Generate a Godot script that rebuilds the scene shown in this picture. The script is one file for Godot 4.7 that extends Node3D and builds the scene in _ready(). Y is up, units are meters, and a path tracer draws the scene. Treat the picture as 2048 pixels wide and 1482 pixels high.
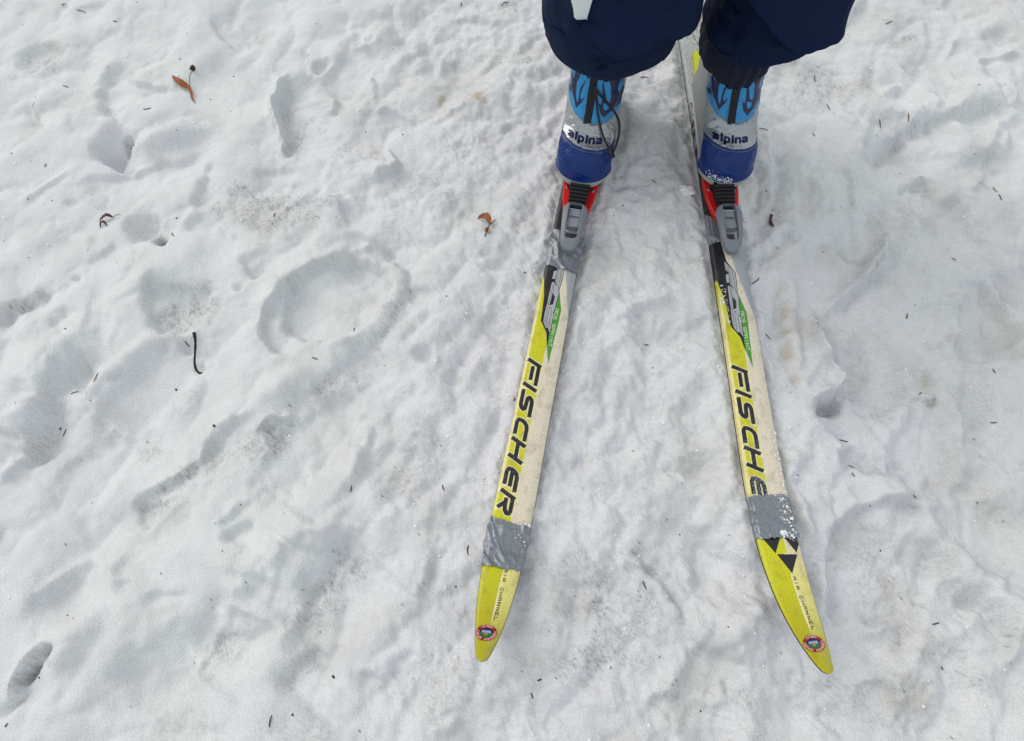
extends Node3D

# ---------------------------------------------------------------- names and labels
var taken := {}

func numbered(called: String) -> String:
	var n: int = taken.get(called, 0)
	taken[called] = n + 1
	return called if n == 0 else "%s_%03d" % [called, n]

func tag(o: Node, label: String, category: String, group := "", kind := "") -> void:
	o.set_meta("label", label)
	if category: o.set_meta("category", category)
	if group: o.set_meta("group", group)
	if kind: o.set_meta("kind", kind)

func thing(called: String, label: String, category: String, at: Vector3, turn := 0.0, group := "") -> Node3D:
	var o := Node3D.new()
	o.name = numbered(called)
	add_child(o, true)
	o.position = at
	o.rotation.y = turn
	tag(o, label, category, group)
	return o

func part(called: String, sh: Shape, m: Material, parent: Node) -> MeshInstance3D:
	var o := MeshInstance3D.new()
	o.name = called if parent != self else numbered(called)
	o.mesh = sh.mesh()
	o.material_override = m
	parent.add_child(o, true)
	return o

# ---------------------------------------------------------------- shapes
class Shape:
	var v := PackedVector3Array()
	var uv := PackedVector2Array()
	var ix := PackedInt32Array()

	func quad(a: int, b: int, c: int, d: int) -> void:
		ix.append_array(PackedInt32Array([a, b, c, a, c, d]))

	# rows of equal length; closed joins the last column to the first
	func grid(rows: Array, closed := false, uvs: Array = []) -> Shape:
		var n: int = rows[0].size()
		var first := v.size()
		for j in rows.size():
			v.append_array(rows[j])
			if uvs.is_empty():
				for i in n: uv.append(Vector2(float(i) / n, float(j) / rows.size()))
			else:
				uv.append_array(uvs[j])
		for j in rows.size() - 1:
			for i in (n if closed else n - 1):
				var k := (i + 1) % n
				quad(first + j * n + i, first + j * n + k, first + (j + 1) * n + k, first + (j + 1) * n + i)
		return self

	func fan(loop: PackedVector3Array) -> Shape:
		var flat := PackedVector2Array()
		var nrm := Vector3.ZERO
		for i in loop.size():
			nrm += loop[i].cross(loop[(i + 1) % loop.size()])
		nrm = nrm.normalized()
		var ax := nrm.cross(Vector3(0.31, 0.52, 0.77)).normalized()
		var ay := nrm.cross(ax)
		for p in loop: flat.append(Vector2(p.dot(ax), p.dot(ay)))
		var tri := Geometry2D.triangulate_polygon(flat)
		var first := v.size()
		v.append_array(loop)
		for p in loop: uv.append(Vector2.ZERO)
		for i in range(0, tri.size(), 3):
			# keep every cap turned the way of its loop
			var a := loop[tri[i]]; var b := loop[tri[i + 1]]; var c := loop[tri[i + 2]]
			if (b - a).cross(c - a).dot(nrm) > 0.0:
				ix.append_array(PackedInt32Array([first + tri[i], first + tri[i + 1], first + tri[i + 2]]))
			else:
				ix.append_array(PackedInt32Array([first + tri[i], first + tri[i + 2], first + tri[i + 1]]))
		return self

	func flip() -> Shape:
		for i in range(0, ix.size(), 3):
			var k := ix[i + 1]
			ix[i + 1] = ix[i + 2]
			ix[i + 2] = k
		return self

	# faces run clockwise, seen from outside
	func solid() -> Shape:
		var vol := 0.0
		for i in range(0, ix.size(), 3):
			vol += v[ix[i]].dot(v[ix[i + 1]].cross(v[ix[i + 2]]))
		return flip() if vol > 0.0 else self

	func facing(dir: Vector3) -> Shape:
		var s := Vector3.ZERO
		for i in range(0, ix.size(), 3):
			s += (v[ix[i + 2]] - v[ix[i]]).cross(v[ix[i + 1]] - v[ix[i]])
		return flip() if s.dot(dir) < 0.0 else self

	func join(o: Shape) -> Shape:
		var first := v.size()
		v.append_array(o.v)
		uv.append_array(o.uv)
		for i in o.ix: ix.append(first + i)
		return self

	func normals() -> PackedVector3Array:
		var n := PackedVector3Array()
		n.resize(v.size())
		for i in range(0, ix.size(), 3):
			var a := v[ix[i]]
			var c := (v[ix[i + 2]] - a).cross(v[ix[i + 1]] - a)
			n[ix[i]] += c
			n[ix[i + 1]] += c
			n[ix[i + 2]] += c
		for i in n.size(): n[i] = n[i].normalized() if n[i].length_squared() > 0.0 else Vector3.UP
		return n

	func arrays(colors := PackedColorArray()) -> Array:
		var a := []
		a.resize(Mesh.ARRAY_MAX)
		a[Mesh.ARRAY_VERTEX] = v
		a[Mesh.ARRAY_NORMAL] = normals()
		a[Mesh.ARRAY_TEX_UV] = uv
		a[Mesh.ARRAY_INDEX] = ix
		if colors.size(): a[Mesh.ARRAY_COLOR] = colors
		return a

	func mesh() -> ArrayMesh:
		var m := ArrayMesh.new()
		m.add_surface_from_arrays(Mesh.PRIMITIVE_TRIANGLES, arrays())
		return m

# upright prism over an outline in (x, z), its upper edge bevelled; tops(x, z) may tilt the upper face
func prism(outline: PackedVector2Array, y0: float, y1: float, bevel := 0.0008, tilt := 0.0, z_ref := 0.0) -> Shape:
	var n := outline.size()
	var area := 0.0
	for i in n: area += outline[i].cross(outline[(i + 1) % n])
	var inset := PackedVector2Array()
	for i in n:
		var a := (outline[i] - outline[(i + n - 1) % n]).normalized()
		var b := (outline[(i + 1) % n] - outline[i]).normalized()
		var nn := Vector2(-(a + b).y, (a + b).x).normalized() * (1.0 if area > 0.0 else -1.0)
		inset.append(outline[i] + nn * bevel)
	var rows := []
	for k in 3:
		var row := PackedVector3Array()
		for i in n:
			var p := outline[i] if k < 2 else inset[i]
			var up := y1 + tilt * (p.y - z_ref)
			row.append(Vector3(p.x, y0 if k == 0 else (up - bevel if k == 1 else up), p.y))
		rows.append(row)
	var s := Shape.new()
	# hard edges: walls, bevel and cap do not share their points
	for i in n:
		var k := (i + 1) % n
		s.grid([PackedVector3Array([rows[0][i], rows[0][k]]), PackedVector3Array([rows[1][i], rows[1][k]])])
	s.grid([rows[1], rows[2]], true)
	outward(s, Vector3.ZERO)
	var cap := Shape.new().fan(rows[2])
	var low: PackedVector3Array = rows[0].duplicate()
	low.reverse()
	s.join(cap.facing(Vector3.UP))
	s.join(Shape.new().fan(low).facing(Vector3.DOWN))
	return s

func box(a: Vector3, b: Vector3, bevel := 0.0006) -> Shape:
	return prism(PackedVector2Array([Vector2(a.x, a.z), Vector2(b.x, a.z), Vector2(b.x, b.z), Vector2(a.x, b.z)]), a.y, b.y, bevel)

func tube(path: PackedVector3Array, radii: PackedFloat32Array, sides := 7, flat := 1.0) -> Shape:
	var rows := []
	var side := Vector3.ZERO
	for j in path.size():
		var d := (path[mini(j + 1, path.size() - 1)] - path[maxi(j - 1, 0)]).normalized()
		if side == Vector3.ZERO:
			side = d.cross(Vector3.UP if absf(d.y) < 0.9 else Vector3.RIGHT).normalized()
		side = (side - d * side.dot(d)).normalized()
		var up := d.cross(side)
		var r := radii[mini(j, radii.size() - 1)]
		var row := PackedVector3Array()
		for i in sides:
			var a := TAU * i / sides
			row.append(path[j] + side * cos(a) * r + up * sin(a) * r * flat)
		rows.append(row)
	var s := Shape.new().grid(rows, true)
	var last: PackedVector3Array = rows[-1]
	var rev: PackedVector3Array = rows[0].duplicate()
	rev.reverse()
	# caps share the turn of the wall
	var c1 := s.v.size()
	s.v.append(path[0]); s.v.append(path[-1]); s.uv.append(Vector2.ZERO); s.uv.append(Vector2.ZERO)
	var b0 := (rows.size() - 1) * sides
	for i in sides:
		var k := (i + 1) % sides
		s.ix.append_array(PackedInt32Array([c1, k, i, c1 + 1, b0 + i, b0 + k]))
	return s.solid()

func smooth_path(pts: Array, per := 6) -> PackedVector3Array:
	var out := PackedVector3Array()
	for i in pts.size() - 1:
		var a: Vector3 = pts[maxi(i - 1, 0)]
		var b: Vector3 = pts[i]
		var c: Vector3 = pts[i + 1]
		var d: Vector3 = pts[mini(i + 2, pts.size() - 1)]
		for k in per: out.append(b.cubic_interpolate(c, a, d, float(k) / per))
	out.append(pts[-1])
	return out

func knots(x: float, xs: Array, ys: Array) -> float:
	var n := xs.size()
	if x <= xs[0]: return ys[0]
	if x >= xs[n - 1]: return ys[n - 1]
	var i := 0
	while x > xs[i + 1]: i += 1
	var h: float = xs[i + 1] - xs[i]
	var t: float = (x - xs[i]) / h
	var m0: float = (ys[i + 1] - ys[maxi(i - 1, 0)]) / maxf(xs[i + 1] - xs[maxi(i - 1, 0)], 1e-6) * h
	var m1: float = (ys[mini(i + 2, n - 1)] - ys[i]) / maxf(xs[mini(i + 2, n - 1)] - xs[i], 1e-6) * h
	var t2 := t * t
	var t3 := t2 * t
	return (2 * t3 - 3 * t2 + 1) * ys[i] + (t3 - 2 * t2 + t) * m0 + (-2 * t3 + 3 * t2) * ys[i + 1] + (t3 - t2) * m1

# ---------------------------------------------------------------- print on surfaces
class Print:
	var im: Image
	var k: Vector2
	var o: Vector2

	func _init(w: int, h: int, from: Vector2, to: Vector2, base: Color) -> void:
		im = Image.create(w, h, false, Image.FORMAT_RGBA8)
		im.fill(base)
		o = from
		k = Vector2(w, h) / (to - from)

	func poly(p: PackedVector2Array, c: Color) -> void:
		var q := PackedVector2Array()
		var lo := 1e9
		var hi := -1e9
		for a in p:
			var b := (a - o) * k
			q.append(b)
			lo = minf(lo, b.y)
			hi = maxf(hi, b.y)
		var n := q.size()
		for y in range(maxi(0, int(lo)), mini(im.get_height(), int(hi) + 1)):
			var yc := y + 0.5
			var xs := []
			for i in n:
				var a := q[i]
				var b := q[(i + 1) % n]
				if (a.y <= yc) != (b.y <= yc):
					xs.append(a.x + (yc - a.y) / (b.y - a.y) * (b.x - a.x))
			xs.sort()
			for i in range(0, xs.size() - 1, 2):
				var x0 := maxi(0, roundi(xs[i]))
				var x1 := mini(im.get_width(), roundi(xs[i + 1]))
				if x1 > x0: im.fill_rect(Rect2i(x0, y, x1 - x0, 1), c)

	func disc(p: Vector2, r: float, c: Color) -> void:
		var q := PackedVector2Array()
		for i in 14: q.append(p + Vector2.from_angle(TAU * i / 14) * r)
		poly(q, c)

	func stroke(p: PackedVector2Array, w: float, c: Color, round_ends := false) -> void:
		for i in p.size() - 1:
			var d := (p[i + 1] - p[i]).normalized()
			var s := Vector2(-d.y, d.x) * w / 2
			poly(PackedVector2Array([p[i] + s, p[i + 1] + s, p[i + 1] - s, p[i] - s]), c)
			if i > 0 or round_ends: disc(p[i], w / 2, c)
		if round_ends: disc(p[-1], w / 2, c)

	func texture() -> ImageTexture:
		return ImageTexture.create_from_image(im)

func v2(a: Array) -> PackedVector2Array:
	var out := PackedVector2Array()
	for i in range(0, a.size(), 2): out.append(Vector2(a[i], a[i + 1]))
	return out

func ts(a: Array) -> PackedVector2Array:   # lists of (s, t) to (t, s)
	var out := PackedVector2Array()
	for i in range(0, a.size(), 2): out.append(Vector2(a[i + 1], a[i]))
	return out

# plain stroke letters on a 4 x 6 field, strokes parted by blanks
const LETTERS := {
	"A": "00 05 16 36 45 40,03 43", "I": "20 26", "R": "00 06 36 45 44 33 03,23 40", "C": "41 30 10 01 05 16 36 45",
	"H": "00 06,40 46,03 43", "N": "00 06 40 46", "E": "40 00 06 46,03 33", "L": "06 00 40", "S": "01 10 30 41 42 33 13 04 05 16 36 45",
	"P": "00 06 36 45 44 33 03", "T": "20 26,06 46", "O": "10 01 05 16 36 45 41 30 10", "V": "06 20 46", "-": "13 33",
	"F": "00 06 46,03 33", "a": "40 10 01 12 42,04 34 43 40", "l": "20 26", "p": "0a 04 34 43 41 30 00", "i": "20 24,26 25", "n": "00 04 34 43 40",
}

func write(pr: Print, word: String, place: Callable, w: float, h: float, gap: float, stroke_w: float, c: Color) -> void:
	var x := 0.0
	for ch in word:
		if LETTERS.has(ch):
			for line: String in LETTERS[ch].split(","):
				var pts := PackedVector2Array()
				for pt: String in line.split(" "):
					var gx: float = pt.substr(0, 1).to_float()
					var gy: float = -2.0 if pt.substr(1, 1) == "a" else pt.substr(1, 1).to_float()
					pts.append(place.call(Vector2(x + gx / 4.0 * w, gy / 6.0 * h)))
				pr.stroke(pts, stroke_w, c, true)
		x += w + gap

func speckle(im: Image, area: Rect2i, count: int, c: Color, seed_n: int, most := 3) -> void:
	var rng := RandomNumberGenerator.new()
	rng.seed = seed_n
	for i in count:
		var x := area.position.x + rng.randi() % area.size.x
		var y := area.position.y + rng.randi() % area.size.y
		im.fill_rect(Rect2i(x, y, 1 + rng.randi() % most, 1 + rng.randi() % most), c)

# ---------------------------------------------------------------- materials
func noise(f: float, kind := FastNoiseLite.TYPE_SIMPLEX_SMOOTH, octaves := 4, n_seed := 1) -> FastNoiseLite:
	var n := FastNoiseLite.new()
	n.noise_type = kind
	n.frequency = f
	n.seed = n_seed
	n.fractal_octaves = octaves
	if octaves == 1: n.fractal_type = FastNoiseLite.FRACTAL_NONE
	return n

func noise_texture(n: FastNoiseLite, size: int, ramp: Gradient = null) -> NoiseTexture2D:
	var t := NoiseTexture2D.new()
	t.width = size
	t.height = size
	t.seamless = true
	t.noise = n
	t.generate_mipmaps = false
	if ramp: t.color_ramp = ramp
	return t

func ramp(stops: Array) -> Gradient:
	var g := Gradient.new()
	var at := PackedFloat32Array()
	var cs := PackedColorArray()
	for i in range(0, stops.size(), 2):
		at.append(stops[i])
		cs.append(stops[i + 1])
	g.offsets = at
	g.colors = cs
	return g

func mat(c: Color, rough := 0.6, metal := 0.0) -> StandardMaterial3D:
	var m := StandardMaterial3D.new()
	m.albedo_color = c
	m.roughness = rough
	m.metallic = metal
	return m

func grained(m: StandardMaterial3D, tex: Texture2D, depth_cm: float, scale: float) -> StandardMaterial3D:
	m.heightmap_enabled = true
	m.heightmap_texture = tex
	m.heightmap_scale = depth_cm
	m.uv1_triplanar = true
	m.uv1_scale = Vector3.ONE * scale
	return m

func srgb(r: int, g: int, b: int) -> Color:
	return Color(r / 255.0, g / 255.0, b / 255.0)

# ---------------------------------------------------------------- the snow
const STEP := 0.0022
var xs := PackedFloat32Array()
var zs := PackedFloat32Array()
var fx := 0          # first fine column and row
var fz := 0
var nfx := 0
var nfz := 0
var hgt := PackedFloat32Array()      # height
var coarse := PackedFloat32Array()   # how crumbly
var dirt_and_shade := PackedFloat32Array()     # grey grit, plus shade painted into hollows
var stain := PackedFloat32Array()    # brown water stain
var jag := noise(55.0, FastNoiseLite.TYPE_SIMPLEX_SMOOTH, 3, 11)
var jag_fine := noise(170.0, FastNoiseLite.TYPE_SIMPLEX_SMOOTH, 2, 12)
const X0 := -1.08
const Z0 := -1.45
const X1 := 1.08
const Z1 := 0.16

func patch_of(pts: PackedVector2Array, margin: float) -> Rect2i:
	var lo := pts[0]
	var hi := pts[0]
	for p in pts:
		lo = lo.min(p)
		hi = hi.max(p)
	var a := Vector2i(floori((lo.x - margin - X0) / STEP), floori((lo.y - margin - Z0) / STEP))
	var b := Vector2i(ceili((hi.x + margin - X0) / STEP), ceili((hi.y + margin - Z0) / STEP))
	return Rect2i(a, b - a).intersection(Rect2i(0, 0, nfx, nfz))

func metres(a: Array) -> PackedVector2Array:
	var out := PackedVector2Array()
	for i in range(0, a.size(), 2): out.append(Vector2(a[i], a[i + 1]) * 0.001)
	return out

# A step in the snow along a line. Seen along its course the snow to its right lies drop mm lower. The face is face mm wide and steepest
# at its foot; the low side rises back over back mm. lip lifts the upper edge.
func ledge(drop: float, face: float, back: float, a: Array, wild := 3.0, lip := 0.0) -> void:
	var p := metres(a)
	drop *= 1.45 if p[0].x < 0.37 else 2.1
	var fw := face * 0.0012
	var bw := back * 0.0017
	var area := patch_of(p, maxf(fw * 1.5, bw * 4.0) + 0.01)
	var total := 0.0
	var starts := PackedFloat32Array([0.0])
	for i in p.size() - 1:
		total += p[i].distance_to(p[i + 1])
		starts.append(total)
	for jz in range(area.position.y, area.end.y):
		for jx in range(area.position.x, area.end.x):
			var q := Vector2(X0 + jx * STEP, Z0 + jz * STEP)
			var best := 1e9
			var side := 1.0
			var along := 0.0
			for i in p.size() - 1:
				var d := p[i + 1] - p[i]
				var ln := d.length()
				var t := clampf((q - p[i]).dot(d) / (ln * ln), 0.0, 1.0)
				var e := q - (p[i] + d * t)
				var dd := e.length()
				if dd < best - 1e-6:
					best = dd
					side = 1.0 if d.cross(e) > 0.0 else -1.0
					along = starts[i] + t * ln
			var dist := best * side + (jag.get_noise_2d(q.x, q.y) + 0.5 * jag_fine.get_noise_2d(q.x, q.y)) * wild * 0.001
			var vary := jag.get_noise_2d(along * 0.35 + p[0].x * 7.0, p[0].y * 5.0)
			var fade := smoothstep(0.0, 0.24, along / total) * smoothstep(0.0, 0.24, 1.0 - along / total) * (1.0 + 0.45 * vary)
			var fv := fw * (1.0 + 0.9 * vary)
			# past the ends of the line the step dies out with distance too
			if along <= 1e-5 or along >= total - 1e-5: fade = 0.0
			var h := 0.0
			if dist < 0.0:
				var t := clampf(1.0 + dist / fv, 0.0, 1.0)
				h = -t * t * t + lip * exp(dist / fv * 1.5) * (1.0 - t) * 3.0
			else:
				h = -exp(-dist / bw)
			hgt[jz * nfx + jx] += h * drop * 0.001 * fade

func soft_mask(a: Array, rx: float, rz: float, turn: float, e: float, f: Callable, wild := 0.12) -> void:
	var p := metres(a)
	var area := patch_of(p, maxf(rx, rz) * 0.001 * (1.3 + e))
	var cs := cos(turn)
	var sn := sin(turn)
	for jz in range(area.position.y, area.end.y):
		for jx in range(area.position.x, area.end.x):
			var q := Vector2(X0 + jx * STEP, Z0 + jz * STEP) - p[0]
			var u := (q.x * cs + q.y * sn) / (rx * 0.001)
			var w := (-q.x * sn + q.y * cs) / (rz * 0.001)
			var r := sqrt(u * u + w * w) * (1.0 + wild * jag.get_noise_2d(q.x * 0.6 + p[0].x, q.y * 0.6 + p[0].y) * 2.0)
			var m := 1.0 - smoothstep(1.0 - e, 1.0 + e * 0.3, r)
			if m > 0.0: f.call(jz * nfx + jx, m, u, w)

# a hollow (depth > 0) or a mound (depth < 0); lean tilts the floor along its long side
func pit(depth_in: float, rx: float, rz: float, turn_deg: float, e: float, a: Array, lean := 0.0, wild := 0.12) -> void:
	var depth := depth_in * (1.5 if a[0] < 370 else 2.0)
	soft_mask(a, rx, rz, deg_to_rad(turn_deg), e, func(i: int, m: float, u: float, _w: float):
		hgt[i] -= depth * 0.001 * m * (1.0 + lean * u), wild)

func crumbly(amount: float, rx: float, rz: float, turn_deg: float, a: Array) -> void:
	soft_mask(a, rx, rz, deg_to_rad(turn_deg), 0.7, func(i: int, m: float, _u: float, _w: float):
		coarse[i] = maxf(coarse[i], amount * m))

func grit(amount: float, rx: float, rz: float, turn_deg: float, a: Array) -> void:  # grey grit; some calls paint shade into hollows and on walls
	soft_mask(a, rx, rz, deg_to_rad(turn_deg), 0.8, func(i: int, m: float, _u: float, _w: float):
		dirt_and_shade[i] = minf(1.0, dirt_and_shade[i] + amount * m), 0.3)

func brown(amount: float, rx: float, rz: float, turn_deg: float, a: Array) -> void:
	soft_mask(a, rx, rz, deg_to_rad(turn_deg), 0.8, func(i: int, m: float, _u: float, _w: float):
		stain[i] = minf(1.0, stain[i] + amount * m), 0.4)

# dark or brown grit gathered along a line
func grit_line(amount: float, wide: float, a: Array, tan_stain := false) -> void:
	var p := metres(a)
	var wm := wide * 0.001
	var area := patch_of(p, wm * 2.5)
	for jz in range(area.position.y, area.end.y):
		for jx in range(area.position.x, area.end.x):
			var q := Vector2(X0 + jx * STEP, Z0 + jz * STEP)
			var best := 1e9
			for i in p.size() - 1:
				best = minf(best, q.distance_squared_to(Geometry2D.get_closest_point_to_segment(q, p[i], p[i + 1])))
			var m := amount * exp(-best / (wm * wm)) * clampf(0.8 + 0.9 * jag.get_noise_2d(q.x, q.y), 0.0, 1.4)
			var k := jz * nfx + jx
			if tan_stain: stain[k] = minf(1.0, stain[k] + m)
			else: dirt_and_shade[k] = minf(1.0, dirt_and_shade[k] + m)

# the furrow that a ski has pressed, and the flat under it
func press(x0: float, z0: float, a: float, from: float, to: float, half: float) -> void:
	var back := Vector2(-sin(a), -cos(a))
	var side := Vector2(cos(a), -sin(a))
	var o := Vector2(x0, z0)
	var area := patch_of(PackedVector2Array([o + back * from, o + back * to]), 0.08)
	for jz in range(area.position.y, area.end.y):
		for jx in range(area.position.x, area.end.x):
			var q := Vector2(X0 + jx * STEP, Z0 + jz * STEP) - o
			var s := q.dot(back)
			var t := absf(q.dot(side))
			var m := (1.0 - smoothstep(half, half + 0.022, t)) * smoothstep(from - 0.05, from + 0.05, s) * (1.0 - smoothstep(to, to + 0.03, s))
			if m > 0.0:
				var k := jz * nfx + jx
				hgt[k] = lerpf(hgt[k], -0.001 + 0.0015 * jag.get_noise_2d(q.x, q.y), m) + 0.0045 * m * (1.0 - m) * 4.0 * (0.6 + jag.get_noise_2d(q.x * 0.7, q.y * 0.7))

func ground(x: float, z: float) -> float:
	var u := clampf((x - X0) / STEP, 0.0, nfx - 1.001)
	var w := clampf((z - Z0) / STEP, 0.0, nfz - 1.001)
	var i := int(u)
	var j := int(w)
	var a := lerpf(hgt[j * nfx + i], hgt[j * nfx + i + 1], u - i)
	var b := lerpf(hgt[(j + 1) * nfx + i], hgt[(j + 1) * nfx + i + 1], u - i)
	return lerpf(a, b, w - j)

func shape_snow() -> void:
	var swell := noise(4.2, FastNoiseLite.TYPE_SIMPLEX_SMOOTH, 3, 3)
	var lumps := noise(15.0, FastNoiseLite.TYPE_SIMPLEX_SMOOTH, 3, 5)
	# heaps with creases between them, as feet leave them
	var heaps := noise(6.5, FastNoiseLite.TYPE_SIMPLEX_SMOOTH, 2, 16)
	var clods := noise(19.0, FastNoiseLite.TYPE_SIMPLEX_SMOOTH, 2, 17)
	for n: FastNoiseLite in [heaps, clods]:
		n.domain_warp_enabled = true
		n.domain_warp_type = FastNoiseLite.DOMAIN_WARP_SIMPLEX
		n.domain_warp_frequency = 9.0
		n.domain_warp_amplitude = 0.05
	for j in nfz:
		var z := Z0 + j * STEP
		for i in nfx:
			var x := X0 + i * STEP
			# trodden snow runs in broad furrows from lower left to upper right
			var u := x * 0.80 + z * 0.60
			var w := -x * 0.60 + z * 0.80
			var rough_here := smoothstep(-0.35, 0.05, x) * (1.0 - 0.55 * smoothstep(0.30, 0.46, x))
			hgt[j * nfx + i] = 0.018 * swell.get_noise_2d(u * 1.0, w * 0.6) + lerpf(0.0014, 0.0042, rough_here) * lumps.get_noise_2d(x, z) \
				+ lerpf(0.010, 0.017, rough_here) * sqrt(absf(heaps.get_noise_2d(u * 1.2, w * 0.8)) + 0.004) + lerpf(0.0010, 0.0075, rough_here) * sqrt(absf(clods.get_noise_2d(x, z)) + 0.01) - 0.010
			coarse[j * nfx + i] = lerpf(0.14, 0.5, rough_here)
			dirt_and_shade[j * nfx + i] = 0.08 + 0.13 * rough_here
	lay_features()
	broken_crust()
	weather()
	press(-0.0325, -0.0504, -0.193, 0.19, 1.34, 0.024)
	press(0.310, -0.0365, 0.0126, 0.20, 1.34, 0.024)

# short broken edges of crust all over the trodden part, and a few sole treads
func broken_crust() -> void:
	var rng := RandomNumberGenerator.new()
	rng.seed = 404
	for i in 150:
		var x := rng.randf_range(-880, 900)
		var z := rng.randf_range(-1180, 60)
		if x < -260.0 and rng.randf() < 0.6: continue
		var a := rng.randf_range(-0.5, 1.1) + (PI if rng.randf() < 0.4 else 0.0) - 0.9
		var bend := rng.randf_range(-0.9, 0.9)
		var pts := []
		var n := 5
		var step := rng.randf_range(9.0, 26.0)
		for k in n:
			pts.append(x)
			pts.append(z)
			x += cos(a) * step
			z += sin(a) * step
			a += bend * rng.randf_range(0.2, 1.0)
		ledge(rng.randf_range(2.0, 5.5), rng.randf_range(4.0, 12.0), rng.randf_range(10.0, 26.0), pts, 4.0, 1.0)
	tread(13, 20, 0.9, [-117, -737])
	tread(16, 14, 0.3, [-442, -1094])
	tread(16, 18, 0.8, [-112, -942])
	tread(18, 12, 1.2, [-212, -630])
	tread(22, 30, 0.5, [440, -169])

func tread(rx: float, rz: float, turn: float, a: Array) -> void:
	soft_mask(a, rx, rz, turn, 0.6, func(i: int, m: float, u: float, _w: float):
		hgt[i] += 0.0009 * m * sin(u * rx * 1.15))

# thaw rounds the edges, and steep faces crumble
func weather() -> void:
	for pass_n in 2:
		for along in 2:
			var step := 1 if along == 0 else nfx
			var old := hgt.duplicate()
			for j in range(1, nfz - 1):
				for i in range(1, nfx - 1):
					var k := j * nfx + i
					hgt[k] = 0.5 * old[k] + 0.25 * (old[k - step] + old[k + step])
	var crust := noise(95.0, FastNoiseLite.TYPE_SIMPLEX, 3, 14)
	var old := hgt.duplicate()
	for j in range(1, nfz - 1):
		for i in range(1, nfx - 1):
			var k := j * nfx + i
			var gx := (old[k + 1] - old[k - 1]) / (2.0 * STEP)
			var gz := (old[k + nfx] - old[k - nfx]) / (2.0 * STEP)
			var steep := minf(sqrt(gx * gx + gz * gz), 2.0)
			if steep > 0.25:
				hgt[k] += (steep - 0.25) * 0.0014 * crust.get_noise_2d(X0 + i * STEP, Z0 + j * STEP)
				dirt_and_shade[k] = minf(1.0, dirt_and_shade[k] + 0.10 * (steep - 0.25))

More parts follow.
